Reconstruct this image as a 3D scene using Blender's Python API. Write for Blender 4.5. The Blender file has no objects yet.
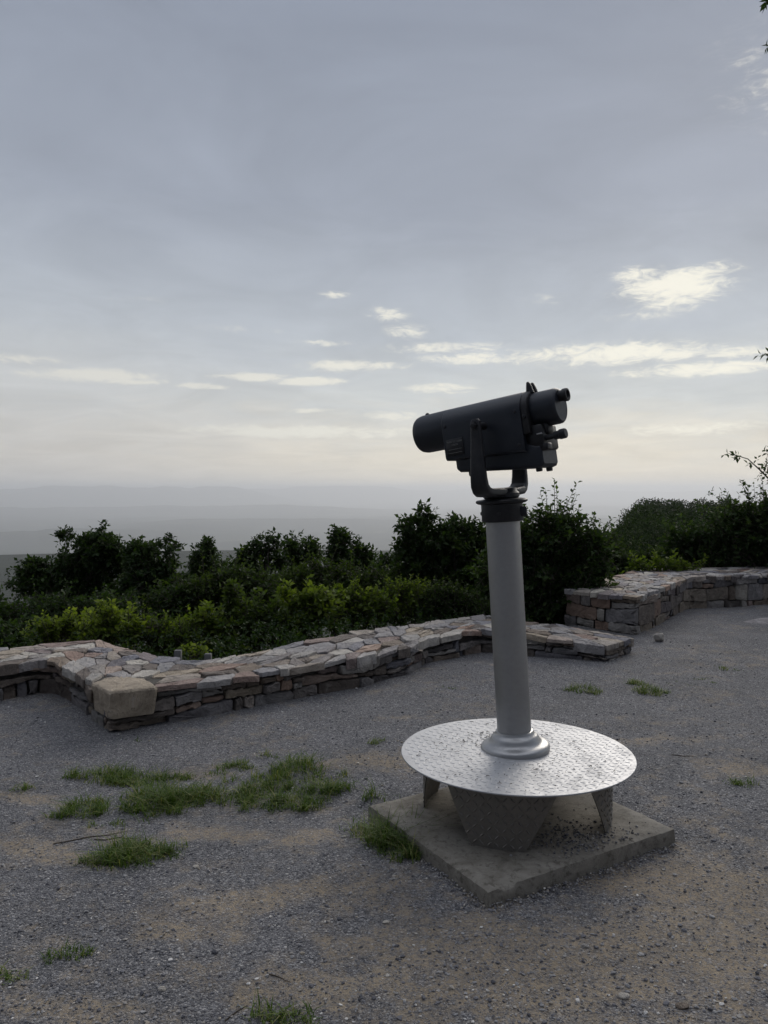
import bpy, bmesh, math, random
import numpy as np
from mathutils import Vector, Matrix

rng = np.random.default_rng(11)
random.seed(11)
S = bpy.context.scene
COL = S.collection
PI = math.pi

# ------------------------------------------------------------------ camera
CAM_H, F, CX, CY, PITCH = 1.55, 788.0, 384.0, 512.0, math.atan((512 - 490.5) / 788)
cam_d = bpy.data.cameras.new('camera')
cam_d.sensor_fit = 'VERTICAL'
cam_d.sensor_height = 24.0
cam_d.lens = 24.0 * F / 1024.0
cam_d.clip_start, cam_d.clip_end = 0.05, 200000.0
cam = bpy.data.objects.new('camera', cam_d)
COL.objects.link(cam)
cam.location = (0, 0, CAM_H)
cam.rotation_euler = (PI / 2 - PITCH, 0, 0)
S.camera = cam


def ray(px, py):
    u, v = (px - CX) / F, (py - CY) / F
    c, s = math.cos(PITCH), math.sin(PITCH)
    return Vector((u, c - v * s, -s - v * c))


def onz(px, py, z=0.0):
    r = ray(px, py)
    k = (z - CAM_H) / r.z
    return Vector((r.x * k, r.y * k, z))


def atd(px, py, d):
    r = ray(px, py)
    k = d / r.y
    return Vector((r.x * k, d, CAM_H + r.z * k))


# ------------------------------------------------------------------ noise
def _hash(ix, iy, seed):
    h = (ix.astype(np.int64) * 374761393 + iy.astype(np.int64) * 668265263 + seed * 974711) & 0x7fffffff
    h = ((h ^ (h >> 13)) * 1274126177) & 0x7fffffff
    return ((h ^ (h >> 16)) & 0xffff) / 65535.0


def vnoise(x, y, seed=0):
    x = np.asarray(x, float); y = np.asarray(y, float)
    ix, iy = np.floor(x), np.floor(y)
    fx, fy = x - ix, y - iy
    fx = fx * fx * (3 - 2 * fx); fy = fy * fy * (3 - 2 * fy)
    a = _hash(ix, iy, seed); b = _hash(ix + 1, iy, seed)
    c = _hash(ix, iy + 1, seed); d = _hash(ix + 1, iy + 1, seed)
    return (a * (1 - fx) + b * fx) * (1 - fy) + (c * (1 - fx) + d * fx) * fy * 1.0


def fbm(x, y, seed=0, octv=4):
    s = 0; a = 0.5; f = 1.0
    for k in range(octv):
        s = s + a * vnoise(x * f, y * f, seed + k * 17)
        a *= 0.5; f *= 2.03
    return s


# ------------------------------------------------------------------ node helpers
def nd(nt, typ, props=None, **ins):
    n = nt.nodes.new(typ)
    for k, v in (props or {}).items():
        setattr(n, k, v)
    for k, v in ins.items():
        key = int(k[1:]) if k[0] == 'i' and k[1:].isdigit() else k.replace('_', ' ')
        sock = n.inputs[key]
        if isinstance(v, bpy.types.NodeSocket):
            nt.links.new(v, sock)
        else:
            sock.default_value = v
    return n


def mth(nt, op, a, b=0.0, c=None, clamp=False):
    kw = dict(i0=a, i1=b)
    if c is not None:
        kw['i2'] = c
    return nd(nt, 'ShaderNodeMath', {'operation': op, 'use_clamp': clamp}, **kw).outputs[0]


def mixc(nt, f, a, b, mode='MIX'):
    n = nt.nodes.new('ShaderNodeMix')
    n.data_type = 'RGBA'; n.blend_type = mode
    for sock, v in ((n.inputs[0], f), (n.inputs[6], a), (n.inputs[7], b)):
        if isinstance(v, bpy.types.NodeSocket):
            nt.links.new(v, sock)
        elif isinstance(v, (int, float)):
            sock.default_value = v
        else:
            sock.default_value = tuple(v) + ((1.0,) if len(v) == 3 else ())
    return n.outputs[2]


def sstep(nt, v, a, b):
    n = nd(nt, 'ShaderNodeMapRange', {'interpolation_type': 'SMOOTHSTEP'})
    if isinstance(v, bpy.types.NodeSocket):
        nt.links.new(v, n.inputs[0])
    n.inputs[1].default_value = a; n.inputs[2].default_value = b
    n.inputs[3].default_value = 0.0; n.inputs[4].default_value = 1.0
    return n.outputs[0]


def ramp(nt, fac, stops, interp='LINEAR'):
    n = nt.nodes.new('ShaderNodeValToRGB')
    n.color_ramp.interpolation = interp
    e = n.color_ramp.elements
    while len(e) < len(stops):
        e.new(0.5)
    for el, (p, c) in zip(e, stops):
        el.position = p
        el.color = tuple(c) + ((1.0,) if len(c) == 3 else ())
    nt.links.new(fac, n.inputs[0])
    return n.outputs[0]


def noise(nt, vec, scale, detail=4, rough=0.55, dist=0.0):
    return nd(nt, 'ShaderNodeTexNoise', Vector=vec, Scale=scale, Detail=detail, Roughness=rough, Distortion=dist).outputs[0]


def material(name):
    m = bpy.data.materials.new(name)
    m.use_nodes = True
    nt = m.node_tree
    nt.nodes.clear()
    out = nt.nodes.new('ShaderNodeOutputMaterial')
    return m, nt, out


def principled(nt, out, **ins):
    b = nd(nt, 'ShaderNodeBsdfPrincipled', **ins)
    nt.links.new(b.outputs[0], out.inputs[0])
    return b


def bump(nt, h, strength=0.4, dist=0.01):
    return nd(nt, 'ShaderNodeBump', Height=h, Strength=strength, Distance=dist).outputs[0]


def objco(nt):
    return nd(nt, 'ShaderNodeTexCoord').outputs['Object']


def attr(nt, name, out=2):
    return nd(nt, 'ShaderNodeAttribute', {'attribute_name': name}).outputs[out]


# ------------------------------------------------------------------ object helpers
def link(name, me, mat=None, parent=None, label=None, cat=None, group=None, kind=None, loc=None):
    o = bpy.data.objects.new(name, me)
    COL.objects.link(o)
    if mat is not None and me is not None:
        for mm in (mat if isinstance(mat, (list, tuple)) else [mat]):
            me.materials.append(mm)
    if parent is not None:
        o.parent = parent
    if loc is not None:
        o.location = loc
    for k, v in (('label', label), ('category', cat), ('group', group), ('kind', kind)):
        if v:
            o[k] = v
    return o


def mesh_np(name, V, faces, smooth=False, tone=None, col=None):
    """V (N,3); faces: (M,k) int array or list of index lists"""
    me = bpy.data.meshes.new(name)
    V = np.asarray(V, np.float32)
    if isinstance(faces, np.ndarray):
        n, k = faces.shape
        me.vertices.add(len(V)); me.vertices.foreach_set('co', V.ravel())
        me.loops.add(n * k); me.loops.foreach_set('vertex_index', faces.astype(np.int32).ravel())
        me.polygons.add(n)
        me.polygons.foreach_set('loop_start', np.arange(0, n * k, k, dtype=np.int32))
        me.update(calc_edges=True)
        me.validate()
    else:
        me.from_pydata([tuple(map(float, v)) for v in V], [], faces)
        me.update()
    me.polygons.foreach_set('use_smooth', np.full(len(me.polygons), smooth))
    if tone is not None:
        a = me.attributes.new('tone', 'FLOAT', 'POINT')
        a.data.foreach_set('value', np.asarray(tone, np.float32))
    return me


class MB:
    """collects verts / faces of one mesh"""
    def __init__(self):
        self.v = []; self.f = []; self.t = []

    def add(self, vs, fs, tone=0.5):
        o = len(self.v)
        self.v += [tuple(p) for p in vs]
        self.f += [[i + o for i in f] for f in fs]
        self.t += [tone] * len(vs)

    def lathe(self, prof, n=40, M=Matrix.Identity(4), cap0=True, cap1=True):
        vs, fs = [], []
        for r, z in prof:
            for i in range(n):
                a = 2 * PI * i / n
                vs.append(M @ Vector((r * math.cos(a), r * math.sin(a), z)))
        for j in range(len(prof) - 1):
            for i in range(n):
                k = (i + 1) % n
                fs.append([j * n + i, j * n + k, (j + 1) * n + k, (j + 1) * n + i])
        if cap0: fs.append(list(range(n))[::-1])
        if cap1: fs.append([(len(prof) - 1) * n + i for i in range(n)])
        self.add(vs, fs)

    def loft(self, rings, M=Matrix.Identity(4), cap=True):
        n = len(rings[0])
        vs = [M @ Vector(p) for r in rings for p in r]
        fs = []
        for j in range(len(rings) - 1):
            for i in range(n):
                k = (i + 1) % n
                fs.append([j * n + i, j * n + k, (j + 1) * n + k, (j + 1) * n + i])
        if cap:
            fs.append(list(range(n))[::-1]); fs.append([(len(rings) - 1) * n + i for i in range(n)])
        self.add(vs, fs)

    def box(self, c, s, M=Matrix.Identity(4), bev=0.004):
        x, y, z = s[0] / 2, s[1] / 2, s[2] / 2
        b = min(bev, x * .9, y * .9, z * .9)

        def rr(w, h, zz):
            q = []
            for sx, sy, o in ((1, 1, 0), (-1, 1, 1), (-1, -1, 2), (1, -1, 3)):
                for k in range(3):
                    a = o * PI / 2 + k * PI / 4
                    q.append((c[0] + sx * (w - b) + b * math.cos(a), c[1] + sy * (h - b) + b * math.sin(a), c[2] + zz))
            return q
        self.loft([rr(x - b * .7, y - b * .7, -z), rr(x, y, -z + b), rr(x, y, z - b), rr(x - b * .7, y - b * .7, z)], M)

    def tube(self, pts, rad, n=6):
        pts = [Vector(p) for p in pts]
        rings = []
        for i, p in enumerate(pts):
            d = (pts[min(i + 1, len(pts) - 1)] - pts[max(i - 1, 0)]).normalized()
            a = d.orthogonal().normalized() if abs(d.z) > .99 else d.cross(Vector((0, 0, 1))).normalized()
            b = d.cross(a)
            r = rad[i] if hasattr(rad, '__len__') else rad
            rings.append([p + a * r * math.cos(2 * PI * k / n) + b * r * math.sin(2 * PI * k / n) for k in range(n)])
        self.loft(rings)

    def build(self, name, mat, parent=None, smooth=True, angle=35, **kw):
        me = mesh_np(name, np.array(self.v), self.f, False, tone=self.t)
        bm = bmesh.new(); bm.from_mesh(me)
        bmesh.ops.recalc_face_normals(bm, faces=bm.faces)
        bm.to_mesh(me); bm.free()
        if smooth:
            me.polygons.foreach_set('use_smooth', np.full(len(me.polygons), True))
            me.set_sharp_from_angle(angle=math.radians(angle))
        return link(name, me, mat, parent, **kw)


def empty(name, loc, label, cat, group=None):
    o = link(name, None, None, None, label, cat, group)
    o.empty_display_size = 0.2
    o.location = loc
    return o


# ------------------------------------------------------------------ world
def build_world():
    w = bpy.data.worlds.new('World'); S.world = w
    w.use_nodes = True
    nt = w.node_tree; nt.nodes.clear()
    out = nt.nodes.new('ShaderNodeOutputWorld')
    gen = nd(nt, 'ShaderNodeTexCoord').outputs['Generated']
    sep = nd(nt, 'ShaderNodeSeparateXYZ', Vector=gen)
    X, Y, Z = sep.outputs
    az = mth(nt, 'ARCTAN2', X, Y)
    el = mth(nt, 'ARCSINE', Z)
    sky = nd(nt, 'ShaderNodeTexSky', {'sky_type': 'NISHITA', 'sun_disc': False, 'sun_elevation': SUN_EL,
                                      'sun_rotation': SUN_AZ, 'altitude': 500.0, 'air_density': 1.0, 'dust_density': 1.0})
    bg_sky = nd(nt, 'ShaderNodeBackground', Color=sky.outputs[0], Strength=0.05)
    # deck coordinates: a flat cloud layer seen in perspective
    zz = mth(nt, 'ADD', mth(nt, 'MAXIMUM', Z, 0.0), 0.12)
    deck = nd(nt, 'ShaderNodeCombineXYZ', X=mth(nt, 'DIVIDE', X, zz), Y=mth(nt, 'DIVIDE', Y, zz), Z=0.0).outputs[0]
    n1 = noise(nt, deck, 0.55, 4, 0.55, 0.4)
    n2 = noise(nt, deck, 1.7, 4, 0.6, 0.8)
    # streak coordinates
    stc = nd(nt, 'ShaderNodeCombineXYZ', X=mth(nt, 'MULTIPLY', az, 9.0), Y=mth(nt, 'MULTIPLY', el, 38.0), Z=0.0).outputs[0]
    n3 = noise(nt, stc, 1.0, 6, 0.62, 0.7)
    stf = nd(nt, 'ShaderNodeCombineXYZ', X=mth(nt, 'MULTIPLY', az, 34.0), Y=mth(nt, 'MULTIPLY', el, 95.0), Z=3.0).outputs[0]
    n4 = noise(nt, stf, 1.0, 7, 0.68, 1.2)
    # base colour by elevation, bent a little by the noise
    elw = mth(nt, 'ADD', el, mth(nt, 'MULTIPLY', mth(nt, 'SUBTRACT', n1, 0.5), 0.10))
    elw = mth(nt, 'ADD', elw, mth(nt, 'MULTIPLY', mth(nt, 'SUBTRACT', n3, 0.5), 0.05))
    fe = mth(nt, 'MULTIPLY', elw, 1.0 / 1.2, clamp=True)

    def P(e): return e / 1.2
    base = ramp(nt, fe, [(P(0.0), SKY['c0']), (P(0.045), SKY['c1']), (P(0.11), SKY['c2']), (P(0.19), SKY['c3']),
                         (P(0.34), SKY['c4']), (P(0.62), SKY['c5']), (P(1.1), SKY['c6'])])  # overhead stop is out of view, brightened to lift the ground
    # rain-grey to the left near the horizon
    left = mth(nt, 'MULTIPLY', sstep(nt, az, 0.12, -0.45), sstep(nt, el, 0.26, 0.0))
    base = mixc(nt, mth(nt, 'MULTIPLY', left, 0.75), base, SKY['rain'])
    mott = mth(nt, 'ADD', 0.80, mth(nt, 'MULTIPLY', n2, 0.40))
    base = mixc(nt, 1.0, base, nd(nt, 'ShaderNodeCombineColor', Red=mott, Green=mott, Blue=mott).outputs[0], 'MULTIPLY')
    # unseen sky behind the viewpoint, darkened to dim the sides facing the camera
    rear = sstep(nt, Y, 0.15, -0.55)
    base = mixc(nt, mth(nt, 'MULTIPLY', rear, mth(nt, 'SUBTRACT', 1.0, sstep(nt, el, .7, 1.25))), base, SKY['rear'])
    # gaps where the bright upper cloud shows
    total = None
    for (px, py, rx, ry, st) in GAPS:
        r = ray(px, py).normalized()
        a0, e0 = math.atan2(r.x, r.y), math.asin(r.z)
        da = mth(nt, 'DIVIDE', mth(nt, 'SUBTRACT', az, a0), rx * 1.15 / F)
        de = mth(nt, 'DIVIDE', mth(nt, 'SUBTRACT', el, e0), ry * 1.15 / F)
        q = mth(nt, 'ADD', mth(nt, 'MULTIPLY', da, da), mth(nt, 'MULTIPLY', de, de))
        g = mth(nt, 'MULTIPLY', mth(nt, 'EXPONENT', mth(nt, 'MULTIPLY', q, -1.0), 0.0), st)
        total = g if total is None else mth(nt, 'MAXIMUM', total, g)
    nn = mth(nt, 'ADD', mth(nt, 'MULTIPLY', n3, 0.5), mth(nt, 'MULTIPLY', n4, 0.5))
    val = mth(nt, 'ADD', total, mth(nt, 'MULTIPLY', mth(nt, 'SUBTRACT', nn, 0.5), 3.3))
    gap = mth(nt, 'MULTIPLY', sstep(nt, val, 0.22, 0.95), sstep(nt, total, 0.04, 0.4))
    soft = mth(nt, 'MULTIPLY', sstep(nt, val, 0.0, 0.8), sstep(nt, total, 0.0, 0.5))
    warm = sstep(nt, az, -0.5, 0.35)
    gcol = mixc(nt, warm, SKY['gapL'], SKY['gapR'])
    c = mixc(nt, mth(nt, 'MULTIPLY', soft, 0.50), base, gcol)
    c = mixc(nt, mth(nt, 'MULTIPLY', gap, 0.92), c, gcol)
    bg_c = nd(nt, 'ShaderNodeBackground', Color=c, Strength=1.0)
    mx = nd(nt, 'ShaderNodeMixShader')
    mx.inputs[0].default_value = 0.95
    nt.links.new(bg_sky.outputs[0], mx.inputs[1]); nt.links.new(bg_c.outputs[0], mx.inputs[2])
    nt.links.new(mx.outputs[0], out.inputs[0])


SUN_EL, SUN_AZ = math.radians(26), math.radians(24)
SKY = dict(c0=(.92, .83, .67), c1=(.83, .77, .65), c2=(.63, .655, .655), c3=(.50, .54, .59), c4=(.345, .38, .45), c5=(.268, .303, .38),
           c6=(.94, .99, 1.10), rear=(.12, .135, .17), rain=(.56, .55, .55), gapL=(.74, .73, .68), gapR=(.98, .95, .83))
GAPS = [(676, 286, 40, 15, 1.0), (640, 276, 24, 8, .7), (705, 272, 25, 8, .7),
        (625, 353, 75, 9, .85), (560, 356, 60, 9, .7), (700, 369, 60, 6, .85), (745, 352, 40, 6, .6),
        (88, 375, 52, 5, 1.15), (130, 381, 30, 3, .9), (20, 359, 30, 4, .8), (203, 386, 26, 3, .75), (250, 377, 34, 3.5, 1.0), (305, 381, 32, 3.5, 1.0), (350, 366, 36, 5, .9),
        (378, 366, 26, 4, .8), (336, 295, 14, 3.5, .6), (384, 314, 18, 6, .62), (440, 348, 60, 5, .55), (490, 358, 60, 5, .75), (130, 300, 70, 5, .22), (245, 330, 60, 5, .25), (322, 343, 22, 3, .55), (405, 332, 24, 7, .42),
        (445, 388, 32, 5, .75), (312, 411, 20, 2.5, .75), (392, 416, 24, 4, .75), (300, 432, 105, 6, .85),
        (700, 428, 60, 6, .62), (640, 316, 40, 6, .25), (540, 300, 25, 6, .22), (770, 80, 60, 45, .24), (665, 372, 14, 4, .8)]
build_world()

sun_d = bpy.data.lights.new('sun', 'SUN')
sun_d.energy = 1.5; sun_d.angle = math.radians(28); sun_d.color = (1.0, .93, .83)
sun = bpy.data.objects.new('sun', sun_d); COL.objects.link(sun)
sd = Vector((math.sin(SUN_AZ) * math.cos(SUN_EL), math.cos(SUN_AZ) * math.cos(SUN_EL), math.sin(SUN_EL)))
sun.rotation_euler = sd.to_track_quat('Z', 'Y').to_euler()

# ------------------------------------------------------------------ materials
def mat_gravel():
    m, nt, out = material('gravel_ground')
    co = objco(nt)
    big = noise(nt, co, 1.05, 6, 0.62, 0.3)
    mid = noise(nt, co, 7.0, 6, 0.68)
    fin = noise(nt, co, 60.0, 4, 0.7)
    wob = nd(nt, 'ShaderNodeTexNoise', Vector=co, Scale=40.0, Detail=3.0).outputs['Color']
    cow = nd(nt, 'ShaderNodeVectorMath', {'operation': 'MULTIPLY_ADD'}, i0=wob, i1=(.012, .012, .012), i2=co).outputs[0]
    v1 = nd(nt, 'ShaderNodeTexVoronoi', Vector=cow, Scale=125.0, Randomness=1.0)
    v2 = nd(nt, 'ShaderNodeTexVoronoi', Vector=cow, Scale=265.0, Randomness=1.0)
    s1 = nd(nt, 'ShaderNodeSeparateColor', Color=v1.outputs['Color'])
    s2 = nd(nt, 'ShaderNodeSeparateColor', Color=v2.outputs['Color'])
    chips = ramp(nt, s1.outputs[0], [(0, (.042, .042, .047)), (.35, (.116, .115, .121)), (.7, (.212, .209, .212)), (.93, (.31, .305, .31)), (1, (.62, .60, .58))])
    chip2 = ramp(nt, s2.outputs[0], [(0, (.035, .036, .044)), (.5, (.115, .115, .127)), (.9, (.23, .228, .235)), (1, (.60, .58, .56))])
    grav = mixc(nt, 0.5, chips, chip2)
    # tan dirt
    dirtc = mixc(nt, fin, (.165, .132, .095), (.42, .345, .25))
    dm = mth(nt, 'ADD', big, mth(nt, 'MULTIPLY', mth(nt, 'SUBTRACT', mid, .5), 1.05))
    sx = nd(nt, 'ShaderNodeSeparateXYZ', Vector=co)
    near = mth(nt, 'MULTIPLY', sstep(nt, sx.outputs[1], 4.2, 2.4), sstep(nt, sx.outputs[0], -1.0, .5))
    dm = mth(nt, 'ADD', dm, mth(nt, 'MULTIPLY', near, .16))
    patches = None
    for (px, py, rx, ry, ang) in DIRT:
        p = onz(px, py)
        ca, sa = math.cos(ang), math.sin(ang)
        dx = mth(nt, 'SUBTRACT', sx.outputs[0], p.x); dy = mth(nt, 'SUBTRACT', sx.outputs[1], p.y)
        a = mth(nt, 'DIVIDE', mth(nt, 'ADD', mth(nt, 'MULTIPLY', dx, ca), mth(nt, 'MULTIPLY', dy, sa)), rx)
        b = mth(nt, 'DIVIDE', mth(nt, 'SUBTRACT', mth(nt, 'MULTIPLY', dy, ca), mth(nt, 'MULTIPLY', dx, sa)), ry)
        q = mth(nt, 'EXPONENT', mth(nt, 'MULTIPLY', mth(nt, 'ADD', mth(nt, 'MULTIPLY', a, a), mth(nt, 'MULTIPLY', b, b)), -1.0))
        patches = q if patches is None else mth(nt, 'MAXIMUM', patches, q)
    dm = mth(nt, 'ADD', dm, mth(nt, 'MULTIPLY', patches, .30))
    dmask = mth(nt, 'MULTIPLY', sstep(nt, dm, .50, .82), mth(nt, 'ADD', .48, mth(nt, 'MULTIPLY', sstep(nt, noise(nt, co, 22.0, 5, .75), .36, .62), .65)))
    keep = sstep(nt, s1.outputs[1], .90, .45)
    dmask2 = mth(nt, 'MULTIPLY', dmask, mth(nt, 'ADD', .30, mth(nt, 'MULTIPLY', keep, .70)))
    c = mixc(nt, mth(nt, 'MULTIPLY', dmask2, .92), grav, dirtc)
    wide = mth(nt, 'ADD', .56, mth(nt, 'MULTIPLY', noise(nt, co, 1.9, 7, .66), .86))
    c = mixc(nt, 1.0, c, nd(nt, 'ShaderNodeCombineColor', Red=wide, Green=wide, Blue=wide).outputs[0], 'MULTIPLY')
    h = mth(nt, 'ADD', mth(nt, 'MULTIPLY', mth(nt, 'SUBTRACT', 1.0, v1.outputs['Distance']), mth(nt, 'SUBTRACT', 1.0, mth(nt, 'MULTIPLY', dmask, .7))),
            mth(nt, 'MULTIPLY', mth(nt, 'SUBTRACT', 1.0, v2.outputs['Distance']), .4))
    h = mth(nt, 'ADD', h, mth(nt, 'MULTIPLY', mid, 1.2))
    principled(nt, out, Base_Color=c, Roughness=.9, Normal=bump(nt, h, .85, .010), Specular_IOR_Level=.25)
    return m


DIRT = [(25, 798, .30, .05, -.35), (45, 853, .28, .07, -.4), (340, 762, .30, .05, .6), (285, 842, .20, .05, .7), (385, 765, .3, .14, 0),
        (220, 838, .40, .09, .0), (720, 945, .45, .16, .2), (560, 985, .5, .15, .1), (90, 1010, .2, .06, 0), (450, 960, .35, .1, -.3),
        (250, 900, .35, .10, .3), (745, 770, .25, .1, 0), (630, 740, .4, .08, .1), (400, 720, .3, .1, 0), (170, 935, .16, .06, 0), (610, 930, .4, .1, .3), (690, 880, .35, .12, 0),
        (205, 770, .30, .15, 0), (310, 985, .3, .1, .2), (400, 830, .16, .12, .9)]


def mat_soil():
    m, nt, out = material('hillside_soil')
    co = objco(nt)
    c = mixc(nt, noise(nt, co, .8, 6), (.018, .022, .010), (.05, .05, .026))
    principled(nt, out, Base_Color=c, Roughness=.95, Normal=bump(nt, noise(nt, co, 6, 5), .6, .08))
    return m


def mat_valley():
    m, nt, out = material('valley_land')
    co = objco(nt)
    n = noise(nt, co, .0011, 9, .68)
    c = ramp(nt, n, [(.3, (.014, .022, .016)), (.5, (.022, .032, .022)), (.60, (.045, .055, .035)), (.68, (.13, .13, .10)), (.78, (.05, .06, .035))])
    principled(nt, out, Base_Color=c, Roughness=1.0, Normal=bump(nt, noise(nt, co, .03, 8, .7), 1.0, 14))
    return m


def mat_stone(name='wall_stone', dark=1.0):
    m, nt, out = material(name)
    co = objco(nt)
    t = attr(nt, 'tone')
    base = ramp(nt, t, [(0, (.10, .09, .09)), (.14, (.22, .175, .135)), (.28, (.26, .25, .255)), (.42, (.35, .29, .22)), (.52, (.20, .195, .215)),
                        (.66, (.42, .39, .355)), (.78, (.32, .215, .16)), (.88, (.16, .16, .18)), (1.0, (.48, .44, .38))])
    n1 = noise(nt, co, 9, 7, .65, .6); n2 = noise(nt, co, 45, 6, .7); n3 = noise(nt, co, 3, 4, .6)
    k = mth(nt, 'ADD', .22, mth(nt, 'MULTIPLY', n1, 1.9))
    c = mixc(nt, 1.0, base, nd(nt, 'ShaderNodeCombineColor', Red=k, Green=k, Blue=k).outputs[0], 'MULTIPLY')
    c = mixc(nt, mth(nt, 'MULTIPLY', sstep(nt, n1, .58, .72), .45), c, (.46, .44, .41))
    c = mixc(nt, mth(nt, 'MULTIPLY', sstep(nt, n2, .56, .70), .5), c, (.05, .048, .045))
    c = mixc(nt, mth(nt, 'MULTIPLY', sstep(nt, n3, .58, .75), .35), c, (.22, .16, .11))
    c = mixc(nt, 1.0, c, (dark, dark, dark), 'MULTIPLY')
    h = mth(nt, 'ADD', mth(nt, 'MULTIPLY', n1, 1.0), mth(nt, 'MULTIPLY', n2, .35))
    principled(nt, out, Base_Color=c, Roughness=.82, Normal=bump(nt, h, 1.0, .045), Specular_IOR_Level=.35)
    return m


def mat_mortar():
    m, nt, out = material('mortar')
    co = objco(nt)
    c = mixc(nt, noise(nt, co, 30, 6, .7), (.03, .027, .023), (.10, .09, .078))
    principled(nt, out, Base_Color=c, Roughness=.95, Normal=bump(nt, noise(nt, co, 60, 4), .6, .01))
    return m


def mat_concrete():
    m, nt, out = material('weathered_concrete')
    co = objco(nt)
    n1 = noise(nt, co, 5.5, 8, .72, .6); n2 = noise(nt, co, 28, 7, .75); n3 = noise(nt, co, 130, 3, .7)
    c = ramp(nt, n1, [(.25, (.082, .073, .060)), (.42, (.165, .15, .125)), (.58, (.235, .218, .188)), (.75, (.32, .30, .265))])
    c = mixc(nt, mth(nt, 'MULTIPLY', sstep(nt, n2, .50, .64), .7), c, (.07, .06, .048))
    c = mixc(nt, mth(nt, 'MULTIPLY', sstep(nt, n3, .6, .75), .5), c, (.36, .33, .29))
    principled(nt, out, Base_Color=c, Roughness=.9, Normal=bump(nt, mth(nt, 'ADD', n2, mth(nt, 'MULTIPLY', n3, .6)), .5, .006))
    return m


def mat_metal(name, col, metallic, rough, dirt=0.0, dirtcol=(.06, .05, .04), scale=14, bmp=0.0, spots=0.0):
    m, nt, out = material(name)
    co = objco(nt)
    n1 = noise(nt, co, scale, 7, .65); n2 = noise(nt, co, scale * 9, 5, .7)
    a = tuple(x * .82 for x in col); b = tuple(min(1, x * 1.14) for x in col)
    c = mixc(nt, n1, a, b)
    dm = mth(nt, 'MULTIPLY', sstep(nt, mth(nt, 'ADD', mth(nt, 'MULTIPLY', n1, .6), mth(nt, 'MULTIPLY', n2, .4)), .42, .66), dirt)
    if spots:
        dm = mth(nt, 'MAXIMUM', dm, mth(nt, 'MULTIPLY', mth(nt, 'MULTIPLY', sstep(nt, n2, .60, .68), sstep(nt, noise(nt, co, 5, 3), .44, .60)), spots))
    c = mixc(nt, dm, c, dirtcol)
    r = mth(nt, 'ADD', rough - .08, mth(nt, 'MULTIPLY', n2, .2), clamp=True)
    r = mth(nt, 'ADD', r, mth(nt, 'MULTIPLY', dm, .3), clamp=True)
    me = mth(nt, 'MULTIPLY', mth(nt, 'SUBTRACT', 1.0, dm), metallic)
    kw = dict(Base_Color=c, Roughness=r, Metallic=me)
    if bmp:
        kw['Normal'] = bump(nt, n2, bmp, .002)
    principled(nt, out, **kw)
    return m


def mat_plain(name, col, rough=.5, metallic=0.0):
    m, nt, out = material(name)
    co = objco(nt)
    n = noise(nt, co, 30, 5, .6)
    c = mixc(nt, n, tuple(x * .75 for x in col), tuple(x * 1.25 for x in col))
    principled(nt, out, Base_Color=c, Roughness=rough, Metallic=metallic)
    return m


def mat_leaf(name, c0, c1, c2, trans=.38, spec=.2):
    m, nt, out = material(name)
    t = attr(nt, 'tone')
    c = ramp(nt, t, [(0, c0), (.55, c1), (1, c2)])
    d = nd(nt, 'ShaderNodeBsdfPrincipled', Base_Color=c, Roughness=.6, Specular_IOR_Level=spec)
    tc = mixc(nt, 1.0, c, (1.35, 1.5, .55), 'MULTIPLY')
    tr = nd(nt, 'ShaderNodeBsdfTranslucent', Color=tc)
    mx = nd(nt, 'ShaderNodeMixShader'); mx.inputs[0].default_value = trans
    nt.links.new(d.outputs[0], mx.inputs[1]); nt.links.new(tr.outputs[0], mx.inputs[2])
    nt.links.new(mx.outputs[0], out.inputs[0])
    return m


def mat_bark():
    m, nt, out = material('bark')
    co = objco(nt)
    c = mixc(nt, noise(nt, co, 18, 6, .7), (.03, .024, .018), (.10, .085, .068))
    principled(nt, out, Base_Color=c, Roughness=.95)
    return m


def mat_tone(name, stops, rough=.85):
    m, nt, out = material(name)
    t = attr(nt, 'tone')
    n = noise(nt, objco(nt), 90, 4, .7)
    c = ramp(nt, t, stops)
    k = mth(nt, 'ADD', .7, mth(nt, 'MULTIPLY', n, .6))
    c = mixc(nt, 1.0, c, nd(nt, 'ShaderNodeCombineColor', Red=k, Green=k, Blue=k).outputs[0], 'MULTIPLY')
    principled(nt, out, Base_Color=c, Roughness=rough)
    return m


M_GRAVEL, M_SOIL, M_VALLEY = mat_gravel(), mat_soil(), mat_valley()
M_STONE, M_MORTAR, M_CONC = mat_stone(), mat_mortar(), mat_concrete()
M_STONE_SHADED = mat_stone('wall_stone_shaded', .66)  # same stone darkened: shade of the upright faces put into the colour
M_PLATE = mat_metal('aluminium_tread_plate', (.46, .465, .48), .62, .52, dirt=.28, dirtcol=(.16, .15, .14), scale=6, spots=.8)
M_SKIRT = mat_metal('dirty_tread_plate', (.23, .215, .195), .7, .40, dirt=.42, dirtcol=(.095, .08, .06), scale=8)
M_POLE = mat_metal('silver_painted_steel', (.37, .37, .372), .82, .36, dirt=.30, dirtcol=(.26, .25, .24), scale=5, bmp=.12)
M_HOUSE = mat_metal('blue_black_enamel', (.016, .020, .029), .15, .42, dirt=.15, dirtcol=(.05, .05, .055), scale=9, bmp=.12)
M_BLACK = mat_plain('black_fittings', (.014, .014, .016), .45, .2)
M_WORN = mat_metal('worn_black_iron', (.018, .019, .023), .3, .45, dirt=.2, dirtcol=(.09, .085, .085), scale=16)
M_GLASS = mat_plain('dark_lens', (.004, .005, .006), .08, 0)
M_TEXT = mat_plain('plaque_lettering', (.22, .22, .21), .5, .3)
M_BARK = mat_bark()
M_LEAF_DARK = mat_leaf('leaf_dark', (.013, .026, .010), (.034, .060, .018), (.078, .115, .032), .36)
M_LEAF_MID = mat_leaf('leaf_mid', (.018, .032, .011), (.048, .074, .020), (.10, .135, .032), .38)
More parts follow.
